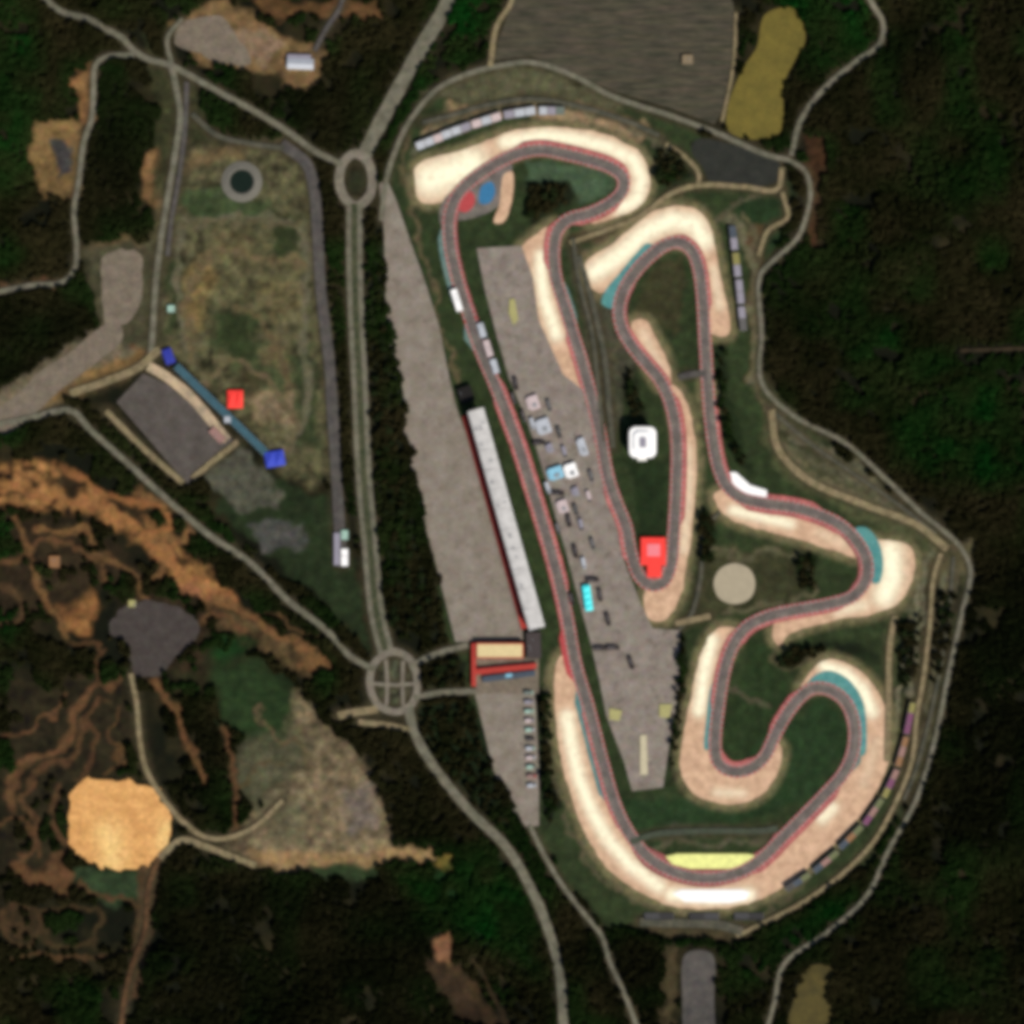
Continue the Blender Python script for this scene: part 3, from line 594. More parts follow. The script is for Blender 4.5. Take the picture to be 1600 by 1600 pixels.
 ((30,40,20), 8, .4, [(1118,530),(1135,525),(1145,640),(1180,735),(1148,722),(1120,662)]),
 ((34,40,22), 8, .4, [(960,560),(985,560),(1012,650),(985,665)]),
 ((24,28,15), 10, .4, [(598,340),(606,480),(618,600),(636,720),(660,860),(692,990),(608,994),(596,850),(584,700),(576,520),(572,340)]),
 ((44,46,28), 8, .4, [(542,262),(570,262),(572,300),(542,302)]),
 ((86,88,66), 10, 1.3, [(583,1022),(642,1022),(652,1104),(588,1108)]),
 ((66,64,48), 8, .5, [(928,395),(990,560),(958,700),(925,600),(900,470),(890,390)]),
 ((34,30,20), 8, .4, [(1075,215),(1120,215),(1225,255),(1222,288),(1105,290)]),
]
ax = np.concatenate([[-9000,-6000,-4000,-2600,-1800,-1400,-1100,-980], np.arange(-900, 900.1, 2.9), [980,1100,1400,1800,2600,4000,6000,9000]])
GX, GY = np.meshgrid(ax, ax); gx = GX.ravel(); gy = GY.ravel(); NG = len(ax)
wx = gx + (vnoise(gx, gy, 22, 1) - .5) * 18 + (vnoise(gx, gy, 8, 2) - .5) * 7
wy = gy + (vnoise(gx, gy, 22, 3) - .5) * 18 + (vnoise(gx, gy, 8, 4) - .5) * 7
base = np.array(A(17,19,8)); gc = np.tile(base, (len(gx), 1))
n1 = vnoise(gx, gy, 60, 21); n2 = vnoise(gx, gy, 17, 22)
k = np.clip((n1 * .6 + n2 * .4 - .45) * 3, 0, 1)[:, None]
gc = gc * (1 - k) + np.array(A(42,37,20)) * k
nm = vnoise(gx, gy, 13, 31) * .6 + vnoise(gx, gy, 6, 32) * .4
for col, fea, mot, poly in COVER:
    pl = wpts(poly); pa = np.array(pl)
    sel = np.where((wx > pa[:,0].min()-40) & (wx < pa[:,0].max()+40) & (wy > pa[:,1].min()-40) & (wy < pa[:,1].max()+40))[0]
    d = sdf(wx[sel], wy[sel], pl); f = np.clip(d / fea + .5, 0, 1)[:, None]
    c = np.array(A(*col))[None] * (1 + mot * 2.2 * (nm[sel] - .5))[:, None]
    gc[sel] = gc[sel] * (1 - f) + np.clip(c, 0.004, .88) * f
STREAKS = [((92,64,40),3,[(0,1150),(40,1140),(80,1115),(100,1080)]), ((86,60,36),3,[(0,1290),(20,1275),(45,1290),(60,1330)]), ((80,56,34),3,[(150,1060),(158,1030),(140,1000),(105,1000)]), ((84,60,36),3,[(180,1110),(172,1150),(190,1190),(170,1215)]), ((96,68,42),4,[(0,880),(35,870),(60,850),(100,850),(140,870),(170,905)]),
 ((84,60,38),3,[(120,1380),(150,1395),(190,1400),(215,1420)]), ((78,56,34),3,[(20,1500),(60,1495),(110,1500),(150,1490),(205,1480)]), ((70,52,32),3,[(0,1440),(30,1440),(45,1450),(30,1462)]), ((112,80,48),4,[(240,905),(270,880),(300,905),(330,950)]), ((104,76,46),4,[(150,870),(185,880),(210,900),(230,935)]), ((118,84,50),4,[(60,830),(95,835),(130,825),(150,850)]), ((90,66,40),3,[(390,960),(430,960),(460,985),(500,990)]),
 ((92,78,54),4,[(400,1110),(430,1150),(470,1170),(490,1200)]), ((84,72,48),3,[(380,1230),(400,1200),(440,1190)]),
 ((108,102,80),4,[(1450,860),(1440,930),(1434,1000),(1424,1080)]), ((84,80,58),4,[(1400,900),(1416,960),(1404,1020)]), ((98,94,72),4,[(1240,690),(1310,712),(1370,760),(1430,808)]), ((92,84,60),4,[(1165,340),(1180,380),(1176,440),(1184,520),(1180,590),(1200,640)]),((150,102,60),7,[(0,760),(60,770),(140,790),(215,830),(270,880),(330,925),(362,930)]), ((140,92,54),6,[(100,735),(180,775),(250,790),(262,830),(230,840)]), ((120,86,52),6,[(215,765),(280,800),(300,830),(250,850)]),
 ((112,80,48),5,[(30,815),(45,860),(55,915),(90,965),(100,990)]), ((116,82,50),6,[(330,935),(370,945),(420,985),(470,1010),(505,1045)]), ((120,84,52),7,[(470,1035),(515,1045),(500,1030)]), ((96,68,42),5,[(380,990),(340,960),(310,975)]),
 ((104,72,44),5,[(235,1060),(262,1090),(278,1112),(288,1150),(310,1200),(325,1225)]), ((92,64,40),5,[(345,1140),(360,1180),(372,1250),(368,1300)]), ((100,70,44),6,[(190,1062),(150,1075),(120,1105),(110,1150),(70,1180),(35,1195),(18,1225),(20,1260)]),
 ((86,60,38),5,[(160,1100),(130,1140),(120,1180),(60,1205),(35,1240),(60,1290),(50,1320),(28,1350)]), ((98,68,42),7,[(25,1350),(60,1375),(105,1370),(95,1395)]), ((84,60,38),4,[(95,1230),(80,1280),(105,1320),(95,1350)]), ((84,58,36),4,[(140,1130),(150,1180),(125,1215)]),
 ((80,60,38),4,[(0,915),(30,930),(35,960),(0,975)]), ((70,52,32),4,[(8,1420),(55,1415),(60,1465),(20,1470),(8,1420)]), ((62,48,28),4,[(70,1425),(110,1418),(155,1422),(162,1450),(140,1478),(80,1478),(65,1450)]), ((58,44,26),5,[(700,1500),(735,1540),(770,1600)]), ((54,42,26),4,[(740,1495),(775,1560),(795,1600)]),
 ((98,92,70),6,[(285,345),(380,345),(470,350),(480,400),(476,520),(478,620),(462,680),(430,705)]), ((98,92,70),5,[(285,345),(280,420),(285,520),(300,560)]), ((90,82,58),5,[(262,360),(300,345),(360,350),(420,350),(480,345)]), ((104,90,62),5,[(300,560),(290,500),(300,440),(330,400),(400,400),(470,410)]), ((100,88,62),5,[(320,600),(360,560),(420,600),(460,680),(440,700)]), ((92,80,54),5,[(370,480),(420,520),(450,600)]),
 ((104,98,72),5,[(1130,345),(1150,345),(1172,420),(1175,520),(1178,600)]), ((88,78,54),4,[(640,215),(630,280),(648,340),(672,430),(700,540),(720,600)]), ((84,80,58),5,[(1230,700),(1300,740),(1400,790),(1480,850)]), ((92,88,66),5,[(655,235),(680,205),(760,172),(850,162),(930,176),(1000,205),(1040,235)]),
 ((82,76,54),4,[(860,1050),(858,1140),(875,1240),(905,1320),(945,1370),(1000,1410),(1060,1432),(1160,1434),(1230,1400),(1300,1345)]), ((84,80,58),4,[(995,1325),(1060,1315),(1150,1318),(1200,1305)]), ((70,70,54),5,[(1050,1300),(1100,1297),(1190,1297)]), ((78,74,54),4,[(1130,1075),(1165,1085),(1200,1110)]), ((76,70,48),4,[(1205,1030),(1225,1045),(1250,1040),(1275,1020)]),
 ((112,106,82),4,[(1432,880),(1424,960),(1414,1040),(1404,1110),(1396,1170),(1376,1226),(1348,1270),(1310,1312),(1266,1352),(1220,1386)]), ((104,98,74),5,[(1486,880),(1476,960),(1462,1060),(1446,1140),(1428,1210)]), ((110,104,80),5,[(1205,640),(1260,690),(1330,740),(1400,790),(1460,836)]), ((110,100,74),5,[(1218,690),(1262,738),(1340,775),(1430,812)]), ((90,84,60),4,[(1110,860),(1140,868),(1200,862),(1260,880),(1265,930),(1200,945),(1130,955)]), ((84,78,56),4,[(960,400),(975,480),(965,560)]), ((82,76,56),4,[(1180,300),(1140,330),(1130,345)])]
for col_, hw, line in STREAKS:
    sp_ = [tuple(p) for p in spline(wpts(line), False, 9)]; pa = np.array(sp_)
    sel = np.where((wx > pa[:,0].min()-40) & (wx < pa[:,0].max()+40) & (wy > pa[:,1].min()-40) & (wy < pa[:,1].max()+40))[0]
    f = (np.clip(1.6 - pdist(wx[sel], wy[sel], sp_) / hw, 0, 1) * np.clip(.35 + 1.2 * nm[sel], 0, 1))[:, None]
    gc[sel] = gc[sel] * (1 - f) + np.array(A(*col_)) * f
def wear(poly_or_line, closed, reach, col, amt):
    pa = np.array(poly_or_line); sel = np.where((gx > pa[:,0].min()-reach*2) & (gx < pa[:,0].max()+reach*2) & (gy > pa[:,1].min()-reach*2) & (gy < pa[:,1].max()+reach*2))[0]
    if not len(sel): return
    d = -sdf(gx[sel], gy[sel], poly_or_line) if closed else pdist(gx[sel], gy[sel], poly_or_line)
    f = (np.clip(1.35 - d / reach, 0, 1) * amt * (.45 + 1.1 * nm[sel]))[:, None]; f = np.clip(f, 0, 1)
    gc[sel] = gc[sel] * (1 - f) + np.array(A(*col)) * f
for line, wd, lab in ROADPLAN:
    if 'ride' in lab: continue
    wear(line, False, wd/2 + 7, (66,58,40), .75)
for pts in GRAVELPLAN: wear([tuple(p) for p in spline(wpts(pts), True, 8)], True, 12, (116,106,74), 1.0)
gz = hgt(gx, gy)
ii = np.arange(NG * NG).reshape(NG, NG)
faces = np.stack([ii[:-1,:-1], ii[:-1,1:], ii[1:,1:], ii[1:,:-1]], -1).reshape(-1, 4)
me = bpy.data.meshes.new("ground")
me.vertices.add(len(gx)); me.vertices.foreach_set("co", np.column_stack([gx, gy, gz]).astype(np.float32).ravel())
me.loops.add(faces.size); me.loops.foreach_set("vertex_index", faces.ravel().astype(np.int32))
me.polygons.add(len(faces)); me.polygons.foreach_set("loop_start", np.arange(0, faces.size, 4, dtype=np.int32))
me.update(calc_edges=True)
at = me.attributes.new("cover", 'FLOAT_COLOR', 'POINT'); at.data.foreach_set("color", np.column_stack([gc, np.ones(len(gx))]).astype(np.float32).ravel())
mg, t, b = mat_new('soil_and_grass', 0.95, 0.1)
an = t.nodes.new("ShaderNodeAttribute"); an.attribute_name = "cover"
g = t.nodes.new("ShaderNodeNewGeometry"); pos = g.outputs["Position"]
f1, _ = noise(t, pos, 1/4.0, 4, .65)
c = mix(t, .85, an.outputs["Color"], ramp(t, f1, [(.25, (.5,.5,.5)), (.75, (1.5,1.5,1.5))]), 'MULTIPLY')
f2, _ = noise(t, pos, 1/14.0, 3, .6)
c = mix(t, .8, c, ramp(t, f2, [(.28, (.6,.62,.6)), (.72, (1.4,1.38,1.38))]), 'MULTIPLY')
_, ch = noise(t, pos, 1/10.0, 2, .5); c = mix(t, .22, c, ch, 'OVERLAY')
t.links.new(c, b.inputs["Base Color"]); me.materials.append(mg)
gnd = bpy.data.objects.new("ground", me); COL.objects.link(gnd)
tag(gnd, "dark soil and grass ground spreading under the whole circuit", "ground", None, "structure")

# ------------------------------------------------------------------ object builders
def E(name, label, cat, px, py, rot=0.0, group=None, z=None):
    o = bpy.data.objects.new(name, None); COL.objects.link(o); x, y = P(px, py)
    o.location = (x, y, float(hgt(np.array([x]), np.array([y]))[0]) + (0.35 if z is None else z)); o.rotation_euler = (0, 0, rot)
    o.empty_display_size = 2
    return tag(o, label, cat, group)
def bx(bm, c, s, rz=0, bevel=0.0):
    r = bmesh.ops.create_cube(bm, size=1); vs = r['verts']
    bmesh.ops.scale(bm, vec=s, verts=vs)
    if bevel:
        es = list({e for v in vs for e in v.link_edges})
        vs = list({v for f in bmesh.ops.bevel(bm, geom=es, offset=bevel, segments=2, affect='EDGES')['faces'] for v in f.verts} | {v for v in vs if v.is_valid})
    if rz: bmesh.ops.rotate(bm, cent=(0,0,0), matrix=Matrix.Rotation(rz, 3, 'Z'), verts=vs)
    bmesh.ops.translate(bm, vec=c, verts=vs)
def cyl(bm, c, r, h, axis='Z', seg=14, r2=None):
    q = bmesh.ops.create_cone(bm, cap_ends=True, segments=seg, radius1=r, radius2=r if r2 is None else r2, depth=h)['verts']
    if axis == 'Y': bmesh.ops.rotate(bm, cent=(0,0,0), matrix=Matrix.Rotation(R(90), 3, 'X'), verts=q)
    if axis == 'X': bmesh.ops.rotate(bm, cent=(0,0,0), matrix=Matrix.Rotation(R(90), 3, 'Y'), verts=q)
    bmesh.ops.translate(bm, vec=c, verts=q)
def link(name, bm, mat, parent, smooth=False):
    me = bpy.data.meshes.new(name); bm.to_mesh(me); bm.free(); me.materials.append(mat)
    o = bpy.data.objects.new(name, me); COL.objects.link(o)
    if parent: o.parent = parent
    return o
def boxes(parent, name, lst, mat, bevel=0.0):
    bm = bmesh.new()
    for c, s in lst: bx(bm, c, s, 0, bevel)
    return link(name, bm, mat, parent)
def each(parent, name, lst, mat, bevel=0.0):
    return [boxes(parent, name, [q], mat, bevel) for q in lst]
def stairs(parent, name, x0, x1, pts, mat):        # stepped solid: profile (y, z) extruded along x
    n = len(pts); V = [(x0, y, z) for y, z in pts] + [(x1, y, z) for y, z in pts]
    F = [list(range(n)), list(range(n, 2*n))[::-1]] + [[i, n+i, n+(i+1) % n, (i+1) % n] for i in range(n)]
    bm = bmesh.new(); vs = [bm.verts.new(v) for v in V]
    for f in F: bm.faces.new([vs[k] for k in f])
    bmesh.ops.recalc_face_normals(bm, faces=bm.faces); return link(name, bm, mat, parent)
def prism(parent, name, outline, z0, z1, mat):      # outline in local metres, counter clockwise
    n = len(outline); V = [(x, y, z0) for x, y in outline] + [(x, y, z1) for x, y in outline]
    F = [list(range(n))[::-1], list(range(n, 2*n))] + [[i, (i+1) % n, n+(i+1) % n, n+i] for i in range(n)]
    o = new_mesh(name, V, F, mat); o.parent = parent; return o

def block(name, label, cat, px, py, sx, sy, h, roof, wall='greywall', rot=0.0, group=None, units=3, pitched=False, z=None):
    """building: walls with window bands, roof with parapet or pitch, door, roof plant"""
    t_ = E(name, label, cat, px, py, rot, group, z)
    boxes(t_, 'wall', [((0,0,h/2),(sx,sy,h))], M[wall])
    for sg in (-1, 1):
        each(t_, 'window', [((sx*(k+.5)/max(2,int(sx/5))-sx/2, sg*(sy/2+.05), h*.6),(2.6,.12,h*.3)) for k in range(max(2,int(sx/5)))], M['glass'])
    boxes(t_, 'door', [((-sx*.3,-sy/2-.07,1.2),(1.8,.16,2.4))], M['dark'])
    if pitched:
        V = [(-sx/2-.6,-sy/2-.6,h),(sx/2+.6,-sy/2-.6,h),(sx/2+.6,sy/2+.6,h),(-sx/2-.6,sy/2+.6,h),(-sx/2-.6,0,h+sy*.16),(sx/2+.6,0,h+sy*.16)]
        o = new_mesh('roof', V, [(0,1,5,4),(2,3,4,5),(0,4,3),(1,2,5),(3,2,1,0)], M[roof]); o.parent = t_
        boxes(o, 'ridge', [((0,0,h+sy*.16),(sx+1.2,.7,.3))], M['steel'])
    else:
        o = boxes(t_, 'roof', [((0,0,h+.2),(sx+.8,sy+.8,.4))], M[roof])
        each(o, 'parapet', [((0,sg*(sy/2+.25),h+.65),(sx+.8,.3,.5)) for sg in (-1,1)] + [((sg*(sx/2+.25),0,h+.65),(.3,sy+.2,.5)) for sg in (-1,1)], M[roof])
        for k in range(units):
            boxes(t_, 'roof_vent', [((random.uniform(-.35,.35)*sx, random.uniform(-.3,.3)*sy, h+.95),(1.8,1.4,1.1))], M['steel'], .1)
    return t_

def grandstand(label, px, py, L, D, H, rot, seats, roof=None, group='grandstands round the circuit', rows=8):
    """stepped stand; its front is local -y"""
    t_ = E('grandstand', label, 'grandstand', px, py, rot, group)
    d = D / rows
    pr_ = [(-D/2, 0)]
    for k in range(rows): pr_ += [(-D/2+d*k, H*(k+1)/rows), (-D/2+d*(k+1), H*(k+1)/rows)]
    stairs(t_, 'terrace', -L/2, L/2, pr_ + [(D/2, 0)], M['concrete'])
    nb = len(seats); sl = L / nb
    for b_ in range(nb):
        top = [];
        for k in range(rows): top += [(-D/2+d*(k+.12), H*(k+1)/rows+.45), (-D/2+d*(k+1.06), H*(k+1)/rows+.45)]
        low = [(y, z-.6) for y, z in top]
        stairs(t_, 'seat_block', -L/2+sl*b_+.6, -L/2+sl*(b_+1)-.6, top + low[::-1], M[seats[b_]])
    boxes(t_, 'back_wall', [((0, D/2+.2, H/2+.8), (L, .3, H+1.6))], M['greywall'])
    for sg in (-1, 1): boxes(t_, 'side_rail', [((sg*(L/2+.1), 0, H*.55), (.12, D, .15)), ((sg*(L/2+.1), D*.3, H*.5), (.12,.12,H)), ((sg*(L/2+.1), -D*.3, H*.3), (.12,.12,H*.6))], M['steel'])
    if roof:
        r = boxes(t_, 'roof', [((0, D*.12, H+5.2), (L+1, D*.8, .35))], M[roof])
        each(r, 'rafter', [((-L/2+L*k/6, D*.12, H+4.9), (.3, D*.8, .35)) for k in range(7)], M['steel'])
        for k in range(4): boxes(t_, 'roof_post', [((-L/2+L*(k+.5)/4, D/2-.4, (H+4.9)/2), (.4,.4,H+4.9))], M['steel'])
    return t_

def wheel(parent, x, y, r=.55):
    bm = bmesh.new(); cyl(bm, (x, y, r), r, .5, 'Y'); w = link('wheel', bm, M['tyre'], parent)
    bm = bmesh.new(); cyl(bm, (x, y + (.26 if y > 0 else -.26), r), r*.5, .04, 'Y'); link('hub', bm, M['steel'], w)

def truck(label, px, py, rot, body, cabm, L=16.0, W=3.4, group=None):
    t_ = E('race_transporter', label, 'lorry', px, py, rot, group)
    tr = boxes(t_, 'trailer', [((-2.2,0,2.55),(L-4.4,W,3.1))], M[body], .15)
    each(tr, 'roof_hatch', [((-L*.3+k*3.2,0,4.13),(1.4,1.2,.12)) for k in range(3)], M['steel'])
    cb = boxes(t_, 'cab', [((L/2-1.5,0,1.9),(2.4,W-.3,2.6))], M[cabm], .25)
    boxes(cb, 'windscreen', [((L/2-.28,0,2.4),(.1,W-.9,1.0))], M['glass'])
    boxes(t_, 'chassis', [((-.5,0,.85),(L-2.5,1.4,.3))], M['tyre'])
    for x in (L/2-1.5, L/2-4.2, -L/2+3.4, -L/2+1.9):
        for y in (-W/2+.3, W/2-.3): wheel(t_, x, y)
    return t_

def marquee(name, label, px, py, sx, sy, h, rot, roofm, group=None, peaks=2, wall='white'):
    """tent: posts, valance and pyramid roof peaks"""
    t_ = E(name, label, 'marquee', px, py, rot, group)
    V = []; F = []; cw = sx / peaks
    for k in range(peaks):
        x0 = -sx/2 + cw*k; b_ = len(V)
        V += [(x0,-sy/2,h),(x0+cw,-sy/2,h),(x0+cw,sy/2,h),(x0,sy/2,h),(x0+cw/2,0,h+min(cw,sy)*.16)]
        F += [(b_,b_+1,b_+4),(b_+1,b_+2,b_+4),(b_+2,b_+3,b_+4),(b_+3,b_,b_+4)]
    o = new_mesh('canopy', V, F, M[roofm]); o.parent = t_
    each(o, 'valance', [((0,sg*sy/2,h-.3),(sx,.08,.6)) for sg in (-1,1)] + [((sg*sx/2,0,h-.3),(.08,sy,.6)) for sg in (-1,1)], M[roofm])
    for k in range(peaks + 1):
        for sg in (-1, 1): boxes(t_, 'post', [((-sx/2+cw*k*.999+.1*(1 if k==0 else -1), sg*(sy/2-.2), h/2),(.18,.18,h))], M['steel'])
    boxes(t_, 'side_wall', [((0,sy/2-.3,h/2),(sx-.6,.06,h-.2))], M[wall])
    return t_

def ang(ax_, ay_, bx_, by_): return math.atan2(-(by_ - ay_), bx_ - ax_)

# ------------------------------------------------------------------ main grandstand
rotm = ang(742, 640, 838, 982)
L0 = 352; W0 = 25; H0 = 17
mg_ = E('main_grandstand', "very long white roofed main grandstand beside the start straight", "grandstand", 791, 811, rotm)
# local x runs south along the straight, local +y looks at the track (east)
roofpts = []
V = []; F = []; nx = 44
prof = [(-12.5,23.6),(-9,24.8),(-3,25.5),(4,25.9),(12.5,26.4)]
for i in range(nx + 1):
    for (yy, zz) in prof: V.append((-L0/2 + L0*i/nx, yy, zz + .12*(i % 2)))
m_ = len(prof)
for i in range(nx):
    for k in range(m_-1): F.append((i*m_+k, (i+1)*m_+k, (i+1)*m_+k+1, i*m_+k+1))
ro = new_mesh('roof', V, F, M['roofwhite']); ro.parent = mg_
each(ro, 'roof_rib', [((-L0/2+L0*k/11, 0, 26.1),(.4,24.4,.5)) for k in range(12)], M['roofwhite'])
for k in range(14): boxes(mg_, 'roof_vent', [((random.uniform(-.48,.48)*L0, random.uniform(-7,8), 26.6),(random.uniform(2,5),2.2,1.4))], M['steel'], .1)
boxes(ro, 'fascia', [((0,12.6,26.0),(L0,.3,1.0))], M['white'])
pr_ = [(10.8, 0)]
for k in range(7): pr_ += [(10.8-2.6*k, 2+1.5*k), (10.8-2.6*(k+1), 2+1.5*k)]
stairs(mg_, 'terrace', -L0/2+2, L0/2-2, pr_ + [(10.8-18.2, 0)], M['concrete'])
for b_ in range(12):
    top = []
    for k in range(7): top += [(10.6-2.6*k, 2.5+1.5*k), (10.6-2.6*(k+1)-.1, 2.5+1.5*k)]
    sl = (L0-12)/12; stairs(mg_, 'seat_block', -L0/2+6+sl*b_+1, -L0/2+6+sl*(b_+1)-1, top + [(y, z-1.7) for y, z in top][::-1], M[['seatgrey','seatred'][b_ % 2]])
boxes(mg_, 'back_wall', [((0,-12.7,11.7),(L0-2,.4,23.4))], M['greywall'])
boxes(mg_, 'rear_deck', [((0,-18.2,.8),(L0-6,10.6,1.2))], M['redroof']); boxes(mg_, 'rear_wall', [((0,-23.4,1.2),(L0-6,.4,2.2))], M['darkred'])
each(mg_, 'window', [((-L0/2+8+8*k,-12.95,10.5),(6,.14,2.2)) for k in range(42)], M['glass'])
for k in range(14): boxes(mg_, 'column', [((-L0/2+8+(L0-16)*k/13,-11.0,11.8),(.8,.8,23.6))], M['steel'])
for k in range(6): boxes(mg_, 'stair_tower', [((-L0/2+30+58*k,-15.6,5.0),(5,5,9.0))], M['darkred'])

# ------------------------------------------------------------------ buildings
pv = E('round_pavilion', "white round cornered pavilion alone on the infield grass", "pavilion", 1003, 692)
def rrect(a, b_, r, n=6):
    out = []
    for cx_, cy_, s in ((a-r,b_-r,0),(-a+r,b_-r,90),(-a+r,-b_+r,180),(a-r,-b_+r,270)):
        out += [(cx_+r*math.cos(R(s+90*k/n)), cy_+r*math.sin(R(s+90*k/n))) for k in range(n+1)]
    return out
prism(pv, 'wall', rrect(20,23,9), 0, 19, M['greywall'])
prism(pv, 'window_band', rrect(20.15,23.15,9), 10, 16, M['glass'])
rf = prism(pv, 'roof', rrect(21,24,10), 19, 20, M['brightroof'])
prism(rf, 'upper_roof', rrect(14,17,8), 20, 22, M['brightroof'])
prism(rf, 'skylight', rrect(5,8,3), 22, 22.6, M['lilac'])
boxes(pv, 'entrance_canopy', [((0,-25.5,4),(14,5,.4))], M['white'])
for s in (-5,5): boxes(pv, 'canopy_post', [((s,-27,2),(.4,.4,4))], M['steel'])

rp = E('red_pavilion', "bright red pavilion with pale centre filling the hairpin", "pavilion", 1021, 868)
prism(rp, 'wall', [(-19,-14),(-9,-14),(-9,-33),(11,-33),(11,-14),(18,-14),(18,27),(-19,27)], 0, 3.2, M['darkred'])
r_ = prism(rp, 'roof', [(-20,-15),(-10,-15),(-10,-34),(12,-34),(12,-15),(19,-15),(19,28),(-20,28)], 3.2, 3.7, M['redpaint'])
prism(r_, 'pale_roof_panel', [(-10,-1),(10,-1),(10,18),(-10,18)], 3.7, 4.0, M['pinkpaint'])
each(r_, 'roof_seam', [((-18+6*k, 23,3.72),(.25,8,.12)) for k in range(7)], M['darkred'])
boxes(rp, 'glass_front', [((0,27.1,1.6),(30,.15,2.4))], M['glass'])
marquee('marquee', "red peaked marquee on the waste ground", 368, 624, 24, 28, 3.6, 0, 'redpaint', peaks=2)
marquee('marquee', "cobalt blue marquee at the upper end of the blue green strip", 264, 557, 15, 24, 3.6, R(20), 'bluedeep', peaks=2, wall='bluedeep')
marquee('marquee', "cobalt blue marquee at the lower end of the blue green strip", 430, 717, 30, 24, 3.6, R(10), 'bluepaint', peaks=2, wall='bluepaint')
cw = E('covered_walkway', "long blue green covered walkway linking the two blue marquees", "walkway", 346, 640, ang(275,570,418,708))
boxes(cw, 'roof', [((0,0,3.2),(196,11.5,.3))], M['tealroof'])
each(cw, 'gutter', [((0,s*5.85,3.1),(196,.25,.35)) for s in (-1,1)], M['steel'])
for k in range(14):
    for s in (-1,1): boxes(cw, 'post', [((-95+14.6*k,s*5.3,1.55),(.25,.25,3.1))], M['steel'])
block('kiosk', "tiny white kiosk beside the blue green walkway", "kiosk", 356, 656, 9, 9, 3, 'pale', 'white', units=1)
hs = block('house', "white roofed house standing in the bare tan yard", "house", 470, 101, 40, 15, 5, 'pale', 'white', R(-2), pitched=True)
block('hut', "pink roofed hut at the corner of the slanting car park", "hut", 340, 680, 12, 26, 3, 'pinkseat', 'greywall', R(45), units=1)
block('shed', "lilac roofed shed attached behind the white roofed house", "shed", 468, 90, 36, 6, 4, 'lilac', 'white', R(-2), units=1)
block('hut', "small pale hut on the edge of the waste ground", "hut", 268, 483, 10, 10, 3.2, 'mint', 'white', units=1)
block('hut', "small yellowish hut on the rim of the ash yard", "hut", 207, 943, 10, 10, 3.2, 'yellowdull', 'white', units=1)
block('hut', "orange roofed hut alone in the western scrub", "hut", 86, 878, 16, 18, 3.2, 'orange', 'greywall', units=1)
block('hut', "white hut at the dead end road, upper of two", "hut", 539, 836, 10, 14, 3.4, 'mint', 'white', units=1)
block('hut', "bright white hut at the dead end road, lower of two", "hut", 539, 871, 10, 26, 3.4, 'brightroof', 'white', units=2)
block('annexe', "purple roofed annexe beside the two white huts", "annexe", 527, 858, 9, 50, 3, 'lilac', 'greywall', units=1)
block('tan_shelter', "tan shelter in the overflow car park", "shelter", 1074, 94, 16, 14, 3.4, 'tanroof', 'greywall', units=1)
block('timing_tower', "bright white building on the verge of the northern straight", "building", 714, 470, 9, 34, 6, 'brightroof', 'white', R(17))
for px, py, ln, rm, lb in ((753,517,22,'pale',"white pit garage, northernmost of three in a row"), (763,545,26,'palepink',"pinkish white pit garage in the middle of three"), (773,573,22,'pale',"white pit garage, southernmost of three in a row")):
    block('pit_garage', lb, "garage", px, py, 9, ln, 4.5, rm, 'white', R(17), 'pit garages by the straight', 2)

block('annexe', "nearly black block added to fill out the shadow at the northern end of the main grandstand", "annexe", 728, 617, 22, 24, 6, 'shadowblock', 'greywall', R(18), units=1)  # added block; its black top thickens the main stand's cast shadow
# red framed entrance building
en = E('entrance_building', "cream roofed entrance building with red frame south of the main grandstand", "building", 790, 1042)
prism(en, 'wall', [(-46,14),(28,14),(28,38),(-46,38)], 0, 8, M['redroof'])
er = prism(en, 'roof', [(-44,16),(26,16),(26,36),(-44,36)], 8, 8.5, M['cream'])
each(er, 'parapet', [((-9,37,8.6),(74,2.0,1.0)), ((-9,15,8.3),(74,2,.5))], M['redroof'])
prism(en, 'west_wing', [(-53,-30),(-46.2,-30),(-46.2,37),(-53,37)], 0, 6, M['redroof'])
prism(en, 'south_wing', [(-46,-12),(48,-2),(48,6),(-46,-3)], 0, 5, M['redroof'])
prism(en, 'glass_lobby', [(-36,-24),(46,-14),(46,-5),(-36,-15)], 0, 4, M['seatblue'])
prism(en, 'lobby_skylight', [(0,-16),(10,-14.8),(10,-10),(0,-11.2)], 4, 4.6, M['skyblue'])
block('annexe', "charcoal roofed annexe at the southern end of the main grandstand", "annexe", 834, 1008, 22, 40, 7, 'darkroof', 'greywall', R(2))

